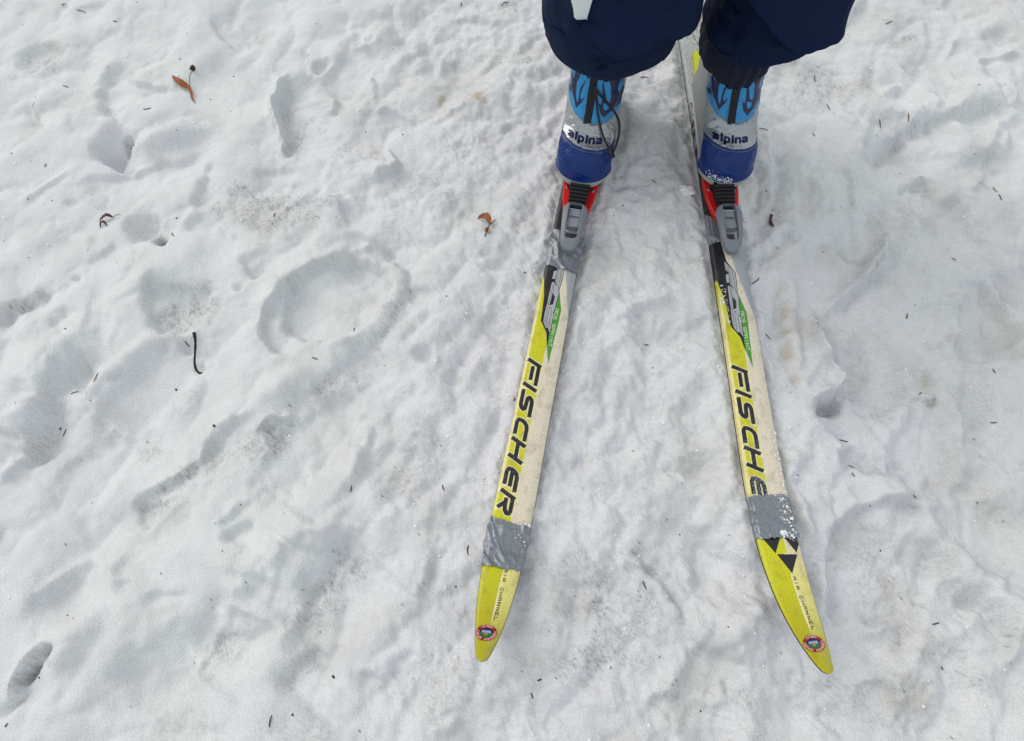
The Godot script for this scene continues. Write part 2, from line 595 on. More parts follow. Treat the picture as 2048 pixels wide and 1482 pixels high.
func snow_features_left() -> void:
	# top left: mottled mound with its dark print, crease under it
	pit(9, 46, 30, -15, 0.5, [-781, -992], 0.2)
	crumbly(0.8, 48, 34, -15, [-775, -987])
	grit(0.55, 46, 30, -20, [-783, -984])
	grit(0.4, 26, 14, -60, [-746, -970])
	pit(-9, 44, 26, -20, 0.9, [-740, -899])
	ledge(9, 9, 30, [-780, -901, -762, -872, -746, -847, -723, -825])
	ledge(4, 10, 40, [-745, -1087, -717, -1094, -687, -1110])
	ledge(-4, 8, 30, [-719, -859, -695, -862, -671, -870, -650, -892, -647, -901])
	# big scooped print with the dark pocket
	ledge(15, 26, 60, [-595, -825, -610, -840, -637, -866, -657, -910, -654, -956, -614, -980])
	crumbly(0.45, 60, 40, -30, [-588, -915])
	grit(0.25, 50, 22, -60, [-630, -942])  # shade along the left wall of the print, painted grey
	pit(18, 30, 36, 25, 0.85, [-613, -801], -0.35)
	ledge(15, 6, 24, [-575, -752, -600, -763, -620, -775, -634, -789, -641, -803])
	pit(12, 9, 13, 30, 0.8, [-602, -815])
	grit(0.5, 12, 14, 30, [-601, -815])  # painted shade in the pocket
	pit(-12, 70, 24, -18, 0.9, [-536, -817])
	ledge(7, 8, 34, [-664, -729, -627, -741, -591, -748, -575, -750, -537, -774, -509, -772, -488, -790, -457, -804])
	# long steep wall right of it
	ledge(19, 6, 60, [-348, -770, -347, -801, -354, -825, -364, -855, -377, -896, -372, -934, -367, -967], 3, 1)
	crumbly(0.75, 46, 80, 0, [-321, -827])
	grit(0.5, 24, 66, 4, [-335, -827])
	pit(-8, 44, 40, 0, 0.8, [-410, -852])
	ledge(8, 6, 22, [-342, -1021, -342, -1000, -333, -959, -318, -929])
	ledge(8, 8, 34, [-442, -1002, -470, -1021, -491, -1042, -514, -1079])
	grit(0.35, 40, 24, 20, [-438, -1042])
	crumbly(0.6, 60, 30, 10, [-420, -1033])
	pit(8, 22, 12, -50, 0.7, [-314, -970])
	# crumbly trodden field below
	crumbly(0.95, 110, 62, 8, [-352, -679])
	grit(0.75, 100, 50, 8, [-348, -679])
	grit(0.4, 40, 26, 0, [-406, -720])
	ledge(8, 12, 40, [-459, -671, -468, -701, -463, -758, -453, -782])
	ledge(7, 12, 30, [-397, -748, -351, -756, -319, -744])
	# the dark hole
	pit(20, 24, 30, -35, 0.9, [-539, -650], 0.2)
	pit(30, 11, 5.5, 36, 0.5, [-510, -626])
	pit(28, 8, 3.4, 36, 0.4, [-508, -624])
	grit(1.0, 9, 4.4, 36, [-510, -627])  # darkens the hole: shade painted into the snow colour
	ledge(12, 8, 14, [-495, -613, -511, -620, -524, -630])
	pit(4, 13, 9, 0, 0.7, [-654, -693])
	# left edge: double furrow
	ledge(13, 24, 26, [-721, -482, -698, -496, -676, -515, -647, -529, -627, -532], 3)
	crumbly(0.6, 50, 16, -25, [-669, -514])
	grit(0.65, 46, 12, -28, [-666, -522])
	pit(-7, 40, 28, -20, 0.9, [-654, -483])
	ledge(5, 6, 30, [-623, -469, -610, -491, -606, -513])
	pit(5, 9, 5, 0, 0.8, [-610, -557])
	ledge(15, 26, 36, [-645, -250, -622, -276, -609, -300, -603, -321, -601, -356, -602, -380, -600, -401, -586, -419, -573, -431, -553, -433, -528, -423], 4, 1)
	pit(-6, 60, 60, 0, 0.9, [-548, -380])
	grit(0.3, 22, 60, 35, [-600, -338])  # painted shade on the face of the furrow
	ledge(5, 30, 60, [-606, -423, -594, -433, -584, -445])
	crumbly(0.5, 26, 14, -20, [-615, -491])
	# dark crumbly print above the bent twig
	ledge(12, 14, 34, [-457, -466, -475, -475, -491, -497, -500, -518, -506, -554, -498, -579])
	crumbly(1.0, 50, 46, 0, [-455, -506])
	grit(0.85, 46, 42, 0, [-451, -506])
	grit(0.5, 18, 12, 0, [-436, -554])
	pit(9, 44, 44, 0, 0.6, [-453, -513])
	pit(4, 10, 7, 20, 0.9, [-417, -424])
	pit(8, 9, 8, 0, 0.8, [-438, -453])
	pit(6, 10, 6, 40, 0.8, [-383, -546])
	ledge(7, 10, 20, [-356, -559, -377, -581, -388, -600])
	grit(0.35, 24, 34, 20, [-429, -376])
	crumbly(0.4, 30, 40, 20, [-429, -376])
	grit(0.4, 30, 22, -35, [-465, -308])
	crumbly(0.5, 36, 24, -35, [-462, -312])
	# the large round print
	pit(15, 82, 64, -42, 0.15, [-246, -530], 0.1, 0.05)
	pit(-5, 44, 36, -30, 0.95, [-255, -530])
	ledge(9, 11, 20, [-282, -435, -309, -441, -326, -453, -334, -475, -333, -499, -325, -522, -309, -546, -295, -576], 3, 1)
	ledge(8, 14, 24, [-256, -441, -224, -453, -194, -460, -167, -482, -154, -513, -143, -538, -146, -574, -184, -613, -218, -634], 3)
	crumbly(0.85, 26, 60, 28, [-160, -502])
	grit(0.5, 18, 52, 28, [-162, -499])
	grit(0.3, 20, 30, 40, [-317, -554])  # shade painted on the slope outside the rim
	ledge(9, 6, 24, [-242, -643, -218, -632, -184, -612, -159, -596], 2)
	# band running down left of that print
	ledge(9, 26, 34, [-324, -359, -299, -364, -275, -380, -244, -400, -227, -420, -194, -453, -171, -469], 4)
	crumbly(0.8, 90, 22, -34, [-238, -394])
	grit(0.5, 84, 16, -34, [-241, -397])
	pit(-6, 40, 20, -30, 0.9, [-303, -394])
	# crisp ledges
	ledge(7, 9, 34, [-474, -222, -449, -247, -411, -268, -387, -292, -375, -318, -362, -335, -349, -347, -330, -354, -319, -351], 5, 1)
	ledge(9, 5, 24, [-319, -325, -313, -341, -304, -350, -288, -347, -276, -337], 4, 1)
	crumbly(1.0, 56, 34, -30, [-312, -318])
	crumbly(0.7, 80, 22, -36, [-387, -279])
	grit(0.75, 44, 26, -30, [-312, -318])
	grit(0.6, 80, 14, -36, [-391, -282])
	pit(-7, 80, 26, -40, 0.9, [-422, -235])
	# lower left slopes
	ledge(10, 44, 50, [-573, -123, -554, -150, -519, -186, -500, -203, -481, -228, -467, -250])
	pit(9, 40, 24, -50, 0.9, [-522, -129])
	ledge(9, 8, 26, [-434, -205, -452, -219, -460, -238, -456, -250])
	crumbly(0.8, 40, 22, 0, [-422, -235])
	grit(0.5, 34, 16, 0, [-419, -236])
	ledge(11, 10, 18, [-344, -187, -339, -202, -328, -211, -308, -215])
	pit(6, 11, 10, 0, 0.8, [-466, -163])
	pit(7, 12, 9, 0, 0.8, [-457, -141])
	ledge(10, 30, 32, [-369, -64, -364, -82, -355, -101, -347, -120, -332, -137])
	ledge(9, 12, 26, [-356, -42, -349, -53, -342, -71, -344, -92])
	crumbly(0.8, 30, 60, 30, [-328, -74])
	grit(0.4, 26, 50, 30, [-332, -69])
	grit(0.3, 20, 20, 0, [-324, -169])
	ledge(14, 34, 40, [-259, -59, -243, -82, -238, -111, -232, -139, -219, -153, -206, -181, -194, -199, -185, -207], 3, 1)
	ledge(10, 18, 30, [-261, -25, -249, -40, -236, -56, -216, -77])
	crumbly(0.9, 30, 90, 32, [-213, -129])
	grit(0.6, 26, 80, 32, [-217, -134])
	grit(0.4, 26, 40, 30, [-236, -53])
	ledge(-4, 3, 22, [-268, -193, -273, -163, -280, -129, -284, -104])
	ledge(4, 4, 20, [-433, -123, -418, -129, -399, -131, -370, -132])
	brown(0.3, 24, 8, -20, [-409, -112])
	pit(10, 20, 24, 30, 0.9, [-430, -48])
	ledge(5, 4, 26, [-383, -80, -369, -59, -358, -23])
	pit(-8, 40, 40, 0, 0.9, [-311, -107])
	# the deep narrow hole at the lower left
	pit(3, 14, 40, 38, 0.95, [-522, -48])
	pit(12, 4.6, 18, 40, 0.85, [-539, -46])
	pit(8, 2.6, 12, 42, 0.85, [-542, -43])
	pit(10, 3.8, 10, 52, 0.85, [-522, -68])
	ledge(9, 5, 10, [-552, -8, -548, -22, -550, -36, -543, -53, -536, -63, -528, -72, -514, -77], 2, 1)
	grit(0.9, 9, 20, 40, [-542, -44])  # shade inside the narrow hole, painted into the colour
	grit(0.6, 8, 13, 48, [-522, -68])  # the same painted shade at its upper end
	pit(7, 5, 16, 36, 0.8, [-553, -10])
	pit(-10, 50, 22, -55, 0.9, [-503, -74])
	pit(-7, 44, 44, 0, 0.9, [-491, -8])
	crumbly(0.7, 60, 24, 0, [-358, 7])
	grit(0.35, 50, 20, 0, [-373, 12])
	grit(0.3, 60, 30, 0, [-233, 14])

func snow_features_right() -> void:
	pit(9, 40, 95, 42, 0.45, [-473, -394])
	pit(-6, 16, 90, 42, 0.9, [-514, -430])
	pit(10, 42, 90, 40, 0.4, [-255, -318])
	pit(8, 38, 80, 46, 0.5, [-525, -285])
	pit(9, 36, 70, 38, 0.45, [-163, -266])
	pit(9, 40, 84, 44, 0.45, [-269, -134])
	pit(7, 36, 70, 40, 0.5, [-386, -53])
	pit(8, 40, 70, -20, 0.45, [-262, -942])
	pit(7, 34, 60, 30, 0.5, [-77, -976])
	pit(8, 40, 80, 10, 0.45, [578, -787])
	pit(9, 44, 80, -20, 0.45, [635, -648])
	pit(8, 40, 80, 10, 0.4, [485, -416])
	pit(9, 44, 70, 30, 0.45, [651, -491])
	pit(8, 40, 70, 20, 0.45, [519, -305])
	pit(9, 44, 80, -30, 0.45, [561, -204])
	pit(8, 40, 70, 40, 0.45, [469, -23])
	pit(8, 40, 70, 10, 0.45, [216, -18])
	pit(7, 36, 60, 20, 0.45, [172, -373])
	pit(7, 34, 60, 0, 0.45, [178, -639])
	# top middle
	ledge(8, 10, 30, [-208, -1107, -192, -1056, -175, -1022, -160, -998])
	ledge(8, 7, 26, [-151, -1112, -142, -1056, -134, -1002, -124, -956, -108, -923])
	pit(-6, 30, 40, 0, 0.9, [-220, -1033])
	brown(0.9, 12, 6, -70, [-114, -894])
	brown(0.85, 16, 13, -20, [-55, -893])
	brown(0.6, 14, 10, 0, [-88, -853])
	brown(0.55, 7, 14, 20, [-108, -862])
	brown(0.4, 9, 6, 0, [-95, -925])
	brown(0.5, 10, 8, 20, [-46, -880])
	brown(0.35, 16, 8, 0, [-51, -807])
	grit(0.3, 40, 16, 0, [-61, -987])
	ledge(5, 6, 18, [-276, -1090, -281, -1056, -275, -1037])
	# raised block
	pit(-9, 42, 30, 20, 0.8, [-213, -753])
	ledge(6, 7, 22, [-215, -718, -195, -736, -176, -748, -168, -763, -196, -807], 2, 1)
	grit(0.4, 30, 22, 10, [-225, -768])
	brown(0.25, 40, 26, 0, [-233, -797])
	crumbly(0.8, 60, 46, 10, [-232, -777])
	ledge(7, 6, 22, [-234, -639, -242, -660, -250, -682, -266, -698, -285, -707])
	pit(-8, 24, 14, 40, 0.8, [-263, -693])
	crumbly(0.9, 70, 40, 0, [-143, -693])
	grit(0.35, 50, 24, 0, [-131, -739])
	crumbly(0.9, 60, 40, 0, [-72, -787])
	crumbly(0.6, 60, 50, 0, [-161, -630])
	grit(0.3, 30, 14, -10, [-162, -637])
	# between the round print and the left ski
	ledge(9, 40, 36, [-100, -373, -84, -398, -74, -422, -53, -460, -33, -496, -8, -529])
	pit(-8, 14, 46, 30, 0.8, [-52, -421])
	ledge(5, 4, 12, [-112, -459, -109, -442, -111, -429])
	pit(5, 14, 15, 0, 0.8, [-118, -439])
	ledge(6, 22, 26, [-216, -156, -198, -186, -160, -222, -144, -266, -122, -305, -98, -330])
	crumbly(0.7, 60, 90, 34, [-109, -305])
	grit(0.35, 40, 70, 34, [-121, -285])
	grit(0.35, 24, 50, 26, [-10, -491])
	ledge(6, 16, 24, [-58, -266, -40, -305, -25, -338, -9, -373])
	crumbly(0.6, 50, 120, 24, [-74, -192])
	ledge(5, 16, 30, [-246, -134, -228, -180, -196, -222])
	crumbly(0.9, 70, 60, 0, [-80, -43])
	grit(0.3, 60, 40, 0, [-85, -33])
	ledge(5, 12, 26, [-145, -23, -130, -53, -109, -74])
	ledge(6, 16, 30, [-26, 7, -19, -23, -2, -53])
	brown(0.3, 24, 14, 0, [-10, -711])
	brown(0.3, 10, 30, 10, [26, -674])
	# between the skis
	crumbly(0.8, 60, 60, 0, [211, -787])
	grit(0.45, 40, 20, -20, [233, -964])
	grit(0.4, 26, 26, 0, [221, -910])
	ledge(5, 10, 22, [173, -910, 175, -827, 163, -758])
	crumbly(0.7, 70, 100, 0, [186, -554])
	ledge(5, 14, 26, [148, -630, 175, -605, 217, -588, 242, -554])
	ledge(6, 20, 30, [266, -588, 252, -522, 251, -445])
	pit(6, 20, 34, 0, 0.9, [215, -491])
	pit(-6, 30, 50, 10, 0.9, [153, -475])
	ledge(6, 16, 26, [106, -345, 98, -305, 87, -266])
	pit(7, 24, 30, 0, 0.9, [136, -305])
	pit(-7, 40, 34, 0, 0.9, [199, -387])
	ledge(6, 20, 30, [259, -401, 240, -345, 248, -298])
	crumbly(0.9, 80, 60, 0, [192, -305])
	pit(7, 20, 20, 0, 0.8, [225, -285])
	ledge(6, 12, 20, [185, -222, 219, -204, 250, -210])
	crumbly(0.9, 70, 70, 0, [119, -134])
	grit(0.55, 60, 60, 10, [118, -107])
	grit(0.4, 40, 24, 0, [74, -163])
	grit_line(0.5, 6, [143, -177, 156, -165, 178, -141, 189, -120, 198, -93])
	ledge(9, 10, 36, [199, -89, 192, -116, 176, -142, 156, -165, 137, -183])
	pit(12, 34, 50, -10, 0.9, [244, -163])
	ledge(7, 26, 30, [216, -118, 222, -146, 220, -180, 237, -204])
	pit(-8, 40, 36, 0, 0.9, [271, -101])
	crumbly(0.9, 50, 30, 0, [86, -23])
	grit(0.5, 60, 30, 0, [87, -53])
	ledge(7, 14, 26, [223, -74, 230, -64, 254, -53, 263, -29])
	ledge(8, 8, 26, [150, -8, 158, -20, 169, -22, 189, -13])
	crumbly(0.9, 70, 26, 0, [227, -18])
	grit(0.35, 60, 22, 10, [228, -23])
	ledge(5, 10, 26, [30, 22, 25, -8, 34, -38])
	crumbly(0.8, 40, 50, 0, [14, -8])
	# right of the right boot
	crumbly(0.9, 90, 60, 0, [492, -910])
	grit(0.6, 70, 50, 0, [494, -921])
	grit(0.5, 30, 14, 0, [643, -1012])
	grit(0.6, 14, 9, 0, [659, -1027])
	brown(0.45, 26, 14, 0, [560, -918])
	grit(0.6, 22, 12, 0, [559, -916])
	grit(0.5, 14, 12, 0, [535, -832])
	grit(0.4, 16, 10, 0, [527, -862])
	brown(0.5, 44, 8, 0, [824, -1114])
	crumbly(0.5, 80, 40, 0, [649, -1080])
	grit_line(0.3, 3, [412, -852, 401, -768, 390, -693])
	ledge(3, 4, 14, [387, -674, 397, -748, 409, -852])
	ledge(4, 5, 20, [504, -758, 504, -730, 503, -696, 510, -674])
	grit(0.4, 30, 20, 0, [486, -964])
	# furrow at the right
	ledge(10, 34, 30, [534, -758, 571, -790, 607, -815, 640, -835, 667, -851, 691, -856, 734, -857, 757, -867, 769, -856, 780, -825], 2, 1)
	grit(0.25, 40, 12, -24, [617, -825])
	ledge(6, 20, 24, [773, -1019, 804, -1037, 820, -1037, 826, -1003])
	pit(6, 22, 16, 0, 0.9, [781, -942])
	pit(-7, 60, 30, 0, 0.9, [695, -797])
	ledge(4, 8, 20, [769, -787, 777, -825, 767, -847])
	ledge(5, 18, 26, [716, -787, 731, -758, 751, -748])
	# plateau right of the right ski
	ledge(8, 7, 26, [425, -483, 436, -503, 459, -523, 490, -550, 509, -561, 517, -581, 536, -600, 547, -633, 541, -662, 507, -691], 2, 1)
	grit_line(0.35, 4, [538, -605, 517, -581, 509, -561])
	crumbly(0.5, 60, 60, 0, [478, -622])
	grit_line(0.45, 9, [378, -546, 375, -506, 372, -460, 369, -416, 368, -387], true)
	grit_line(0.3, 14, [387, -522, 380, -460, 375, -401], true)
	ledge(7, 8, 18, [376, -554, 372, -506, 368, -453, 364, -401])
	ledge(5, 8, 14, [383, -387, 390, -445, 397, -522, 404, -571])
	ledge(3, 5, 14, [415, -622, 421, -674, 428, -730])
	brown(0.2, 8, 60, 0, [432, -711])
	ledge(15, 7, 26, [386, -369, 406, -376, 423, -383, 434, -390, 443, -403, 428, -427, 418, -462, 419, -506, 418, -522], 3, 1)
	pit(12, 24, 13, -20, 0.8, [412, -369])
	grit(0.45, 26, 10, -24, [417, -373])  # shadow under the overhanging edge, painted into the colour
	ledge(8, 14, 26, [419, -279, 421, -305, 414, -330, 398, -346, 386, -373])
	crumbly(0.6, 60, 50, 0, [478, -445])
	grit(0.3, 30, 24, 0, [473, -438])
	ledge(6, 18, 24, [578, -530, 594, -537, 626, -547, 662, -553, 714, -542])
	ledge(4, 10, 20, [643, -567, 679, -571, 719, -563])
	pit(12, 22, 70, 8, 0.95, [608, -380])
	ledge(6, 22, 30, [567, -453, 604, -462, 630, -453, 632, -430])
	ledge(5, 40, 40, [569, -292, 582, -332, 602, -373])
	grit(0.6, 7, 16, 4, [549, -408])
	grit(0.7, 6, 7, 0, [545, -373])
	brown(0.5, 8, 24, 4, [547, -394])
	ledge(5, 6, 18, [551, -430, 545, -401, 544, -369])
	grit(0.2, 60, 40, 0, [479, -387])
	crumbly(0.4, 100, 60, 0, [605, -674])
	grit(0.15, 90, 40, 0, [621, -648])
	# around the right ski's tape and tip
	pit(-9, 8, 34, -12, 0.8, [351, -222])
	crumbly(0.8, 16, 40, -8, [354, -216])
	ledge(7, 12, 24, [509, -300, 474, -278, 445, -278, 422, -293])
	crumbly(0.7, 50, 22, 0, [459, -292])
	grit(0.3, 40, 16, 0, [446, -285])
	# print at the lower right
	ledge(9, 10, 40, [369, -131, 373, -160, 387, -199, 420, -226, 453, -239, 494, -232, 505, -199], 2, 1)
	ledge(9, 14, 26, [371, -89, 366, -109, 368, -130, 373, -160], 2, 1)
	ledge(8, 14, 30, [507, -210, 505, -192, 486, -134, 467, -106, 435, -69])
	crumbly(1.0, 56, 70, 8, [433, -151])
	grit(0.4, 50, 70, 8, [433, -151])
	brown(0.28, 40, 24, 0, [450, -134])
	grit_line(0.5, 6, [430, -71, 460, -101, 481, -129, 498, -174])
	brown(0.3, 40, 24, 10, [459, -74])
	ledge(11, 26, 30, [512, -210, 512, -191, 505, -148, 519, -130, 540, -122, 554, -104, 558, -78, 577, -69], 2, 1)
	pit(-7, 50, 40, 0, 0.9, [454, -28])
	crumbly(0.9, 100, 50, 0, [449, -8])
	grit(0.4, 60, 34, 0, [402, -18])
	grit(0.4, 50, 24, 30, [499, -53])
	brown(0.3, 40, 24, 0, [439, -13])
	ledge(8, 14, 24, [315, -53, 308, -23, 313, -8, 328, 4])
	ledge(6, 14, 22, [358, -18, 366, 2, 356, 22])
	grit(0.3, 30, 20, 0, [339, -33])
	pit(8, 24, 30, 0, 0.9, [558, -28])
	crumbly(0.6, 60, 60, 0, [571, -241])
	pit(6, 30, 20, 0, 0.9, [577, -266])

func lay_features() -> void:
	snow_features_left()
	snow_features_right()

func build_snow() -> void:
	nfx = int((X1 - X0) / STEP) + 1
	nfz = int((Z1 - Z0) / STEP) + 1
	for a: PackedFloat32Array in [hgt, coarse, dirt_and_shade, stain]: a.resize(nfx * nfz)
	hgt.resize(nfx * nfz); coarse.resize(nfx * nfz); dirt_and_shade.resize(nfx * nfz); stain.resize(nfx * nfz)
	shape_snow()
	var crumbs := noise(120.0, FastNoiseLite.TYPE_SIMPLEX_SMOOTH, 4, 7)
	var clods := noise(38.0, FastNoiseLite.TYPE_SIMPLEX, 3, 8)
	var soot := noise(330.0, FastNoiseLite.TYPE_SIMPLEX, 2, 9)
	var cloud := noise(28.0, FastNoiseLite.TYPE_SIMPLEX_SMOOTH, 4, 10)
	var old_melt := noise(5.0, FastNoiseLite.TYPE_SIMPLEX_SMOOTH, 5, 18)
	var wet := noise(9.0, FastNoiseLite.TYPE_SIMPLEX_SMOOTH, 4, 15)
	var tint := noise(3.0, FastNoiseLite.TYPE_SIMPLEX_SMOOTH, 3, 13)
	var rng := RandomNumberGenerator.new()
	rng.seed = 77
	var col := PackedColorArray()
	col.resize(nfx * nfz)
	for j in nfz:
		var z := Z0 + j * STEP
		for i in nfx:
			var x := X0 + i * STEP
			var k := j * nfx + i
			var c := coarse[k]
			var cr := crumbs.get_noise_2d(x, z)
			hgt[k] += c * (0.0019 * cr + 0.0024 * clods.get_noise_2d(x, z))
			var lilac := clampf(0.5 + 0.5 * tint.get_noise_2d(x, z) + 0.35 * exp(-(x - 0.12) * (x - 0.12) * 7.0) - 0.18, 0.0, 1.0)
			var shade := Color(0.775, 0.802, 0.806).lerp(Color(0.772, 0.776, 0.822), lilac)
			# wet and dry patches
			var worn := clampf(0.25 + 1.2 * coarse[k], 0.0, 1.0)
			shade = shade.lerp(Color(0.63, 0.625, 0.58), worn * 0.42 * smoothstep(0.05, 0.45, old_melt.get_noise_2d(x, z)))
			shade *= 1.0 - 0.085 * smoothstep(-0.1, 0.5, wet.get_noise_2d(x, z)) - 0.03 * cloud.get_noise_2d(x * 1.7, z * 1.7) * (0.4 + c)
			shade.a = 1.0
			# grit lies in the cracks between the crumbs
			var d := dirt_and_shade[k] * (0.5 + 0.5 * smoothstep(-0.3, 0.4, cloud.get_noise_2d(x, z)))
			var g := 1.35 * d * (0.20 + 0.42 * smoothstep(0.0, 0.7, soot.get_noise_2d(x, z)) + 0.25 * smoothstep(0.0, 0.5, -cr))
			shade = shade.lerp(Color(0.24, 0.24, 0.235), clampf(g, 0.0, 0.8))
			var b := stain[k] * (0.35 + 0.65 * smoothstep(-0.2, 0.4, cloud.get_noise_2d(x + 3.0, z)))
			shade = shade.lerp(Color(0.46, 0.37, 0.24), clampf(b * 0.8, 0.0, 0.7))
			if rng.randf() < 0.0003 + 0.0035 * dirt_and_shade[k] * dirt_and_shade[k]:
				shade = shade.lerp(Color(0.06, 0.055, 0.05), 0.35 + 0.55 * rng.randf())
			col[k] = shade
	# one sheet: the fine field, then ever wider rows and columns out to the horizon
	for far in [-1, 1]:
		var line := PackedFloat32Array()
		var step := 0.01
		var at := 0.0
		while at < 70.0:
			at += step
			step *= 1.13
			line.append(at)
		if far < 0:
			line.reverse()
			for d in line:
				xs.append(X0 - d)
				zs.append(Z0 - d)
			fx = xs.size()
			fz = zs.size()
			for i in nfx: xs.append(X0 + i * STEP)
			for j in nfz: zs.append(Z0 + j * STEP)
		else:
			for d in line:
				xs.append(X0 + (nfx - 1) * STEP + d)
				zs.append(Z0 + (nfz - 1) * STEP + d)
	var nx := xs.size()
	var nz := zs.size()
	var sh := Shape.new()
	sh.v.resize(nx * nz)
	sh.uv.resize(nx * nz)
	var colors := PackedColorArray()
	colors.resize(nx * nz)
	var outer_heaps := noise(7.0, FastNoiseLite.TYPE_SIMPLEX_SMOOTH, 3, 22)
	var outer := noise(1.3, FastNoiseLite.TYPE_SIMPLEX_SMOOTH, 4, 21)
	for j in nz:
		var jj := clampi(j - fz, 0, nfz - 1)
		for i in nx:
			var ii := clampi(i - fx, 0, nfx - 1)
			var h := hgt[jj * nfx + ii]
			var k := j * nx + i
			if ii != i - fx or jj != j - fz:
				var away := maxf(absf(xs[i] - (X0 + ii * STEP)), absf(zs[j] - (Z0 + jj * STEP)))
				var rest := 0.03 * outer.get_noise_2d(xs[i], zs[j]) + 0.030 * sqrt(absf(outer_heaps.get_noise_2d(xs[i], zs[j])) + 0.004) - 0.012
				h = lerpf(h, rest, smoothstep(0.0, 0.07, away))
				colors[k] = col[jj * nfx + ii].lerp(Color(0.775, 0.795, 0.81), smoothstep(0.0, 0.05, away))
			else:
				colors[k] = col[jj * nfx + ii]
			sh.v[k] = Vector3(xs[i], h, zs[j])
			sh.uv[k] = Vector2(xs[i], zs[j])
	sh.ix.resize((nx - 1) * (nz - 1) * 6)
	var w := 0
	for j in nz - 1:
		for i in nx - 1:
			var a := j * nx + i
			sh.ix[w] = a; sh.ix[w + 1] = a + 1; sh.ix[w + 2] = a + nx + 1
			sh.ix[w + 3] = a; sh.ix[w + 4] = a + nx + 1; sh.ix[w + 5] = a + nx
			w += 6
	var m := ArrayMesh.new()
	m.add_surface_from_arrays(Mesh.PRIMITIVE_TRIANGLES, sh.arrays(colors))
	var sm := mat(Color.WHITE, 0.82)
	sm.vertex_color_use_as_albedo = true
	sm.metallic_specular = 0.35
	sm.heightmap_enabled = true
	sm.heightmap_texture = noise_texture(noise(0.11, FastNoiseLite.TYPE_SIMPLEX, 4, 31), 1024)
	sm.heightmap_scale = 0.05
	sm.albedo_texture = noise_texture(noise(0.16, FastNoiseLite.TYPE_SIMPLEX, 3, 32), 1024, ramp([0.0, Color(0.85, 0.85, 0.845), 0.25, Color(0.95, 0.95, 0.95), 0.5, Color(0.985, 0.985, 0.985), 1.0, Color.WHITE]))
	sm.uv1_scale = Vector3(2.3, 2.3, 2.3)
	var o := MeshInstance3D.new()
	o.name = "snow_ground"
	o.mesh = m
	o.material_override = sm
	add_child(o)
	tag(o, "trodden dirty white snow with footprints, ridges and grey grit", "", "", "structure")

# ---------------------------------------------------------------- skis
const SKI_S := [0.0022, 0.0045, 0.0075, 0.0145, 0.031, 0.06, 0.1, 0.15, 0.2, 0.3, 0.45, 0.6, 0.7, 1.2, 1.32, 1.336]
const SKI_W := [0.0, 0.009, 0.0128, 0.0178, 0.0262, 0.0362, 0.0435, 0.0478, 0.0485, 0.0462, 0.0452, 0.0446, 0.0438, 0.0445, 0.044, 0.034]
const SKI_END := 1.336

class Ski:
	var node: Node3D
	var rise: float
	var reach: float
	var power: float

	func top(s: float) -> float:
		return 0.0145 + rise * pow(maxf(1.0 - s / reach, 0.0), power)

	func thick(s: float) -> float:
		return lerpf(0.0045, 0.0125, smoothstep(0.0, 0.3, s))

# cross-section of the ski at s, from its left foot over the deck to its right foot, grown by off
func ring(k: Ski, s: float, off := 0.0, dense := 1) -> PackedVector2Array:
	var w := knots(s, SKI_S, SKI_W) / 2
	var y := k.top(s)
	var f := clampf(w / 0.02, 0.05, 1.0)
	var low := y - k.thick(s) + 0.002
	var p := PackedVector2Array([
		Vector2(-w - off, low), Vector2(-w - off, y - 0.0030 * f), Vector2(-w + 0.0008 * f - off * 0.7, y - 0.0014 * f + off * 0.7), Vector2(-w + 0.0034 * f, y - 0.0009 * f + off),
		Vector2(-w + 0.0048 * f, y + off), Vector2(-w * 0.33, y + 0.0002 + off), Vector2(w * 0.33, y + 0.0002 + off), Vector2(w - 0.0075 * f, y + off),
		Vector2(w - 0.0062 * f, y - 0.0010 * f + off), Vector2(w - 0.0012 * f + off * 0.7, y - 0.0018 * f + off * 0.7), Vector2(w + off, y - 0.0034 * f), Vector2(w + off, low)])
	if dense < 2: return p
	var out := PackedVector2Array()
	for i in p.size() - 1:
		var n := maxi(1, roundi(p[i].distance_to(p[i + 1]) / 0.0011))
		for q in dense:
			out.append(p[i].lerp(p[i + 1], float(q) / dense))
	out.append(p[-1])
	return out

func italic(x: float, y: float) -> Vector2:   # reading direction and height of the big word to (t, s)
	return Vector2(-19.6 + y, 381.0 - x - 0.5 * y)

func big_word(pr: Print, c: Color, grow: float, cut := 400.0) -> void:
	var lines := [
		[0.5 + 2.2, 0, 2.7, 19.2], [2.7, 16.4, 31, 16.4], [8, 8.6, 28, 8.6],
		[37.3, 0, 37.3, 19.2],
		[45, 2.7, 66, 2.7, 69.5, 4.4, 70.3, 7, 68, 9, 53, 10, 50.5, 12.2, 51.5, 15, 55, 16.4, 75, 16.4],
		[107, 2.7, 90, 2.7, 86, 4.5, 84.8, 8, 85, 12, 87, 15, 91, 16.4, 108, 16.4],
		[113.3, 0, 113.3, 19.2], [135.3, 0, 135.3, 19.2], [113, 9.6, 135, 9.6],
		[172.5, 2.7, 156, 2.7, 151.5, 4.5, 150, 8, 150.2, 12, 152, 15, 156, 16.4, 174, 16.4], [152, 9.6, 171, 9.6],
		[181, 0, 181, 19.2], [181, 16.4, 198, 16.4, 202, 14.8, 203, 12, 200.5, 9.5, 196, 8.6, 186, 8.6], [191, 8.6, 203.5, 0],
	]
	for l: Array in lines:
		var p := PackedVector2Array()
		for i in range(0, l.size(), 2):
			if l[i] < cut: p.append(italic(l[i], l[i + 1]))
		if p.size() > 1: pr.stroke(p, 5.2 + grow, c, grow > 0.0)

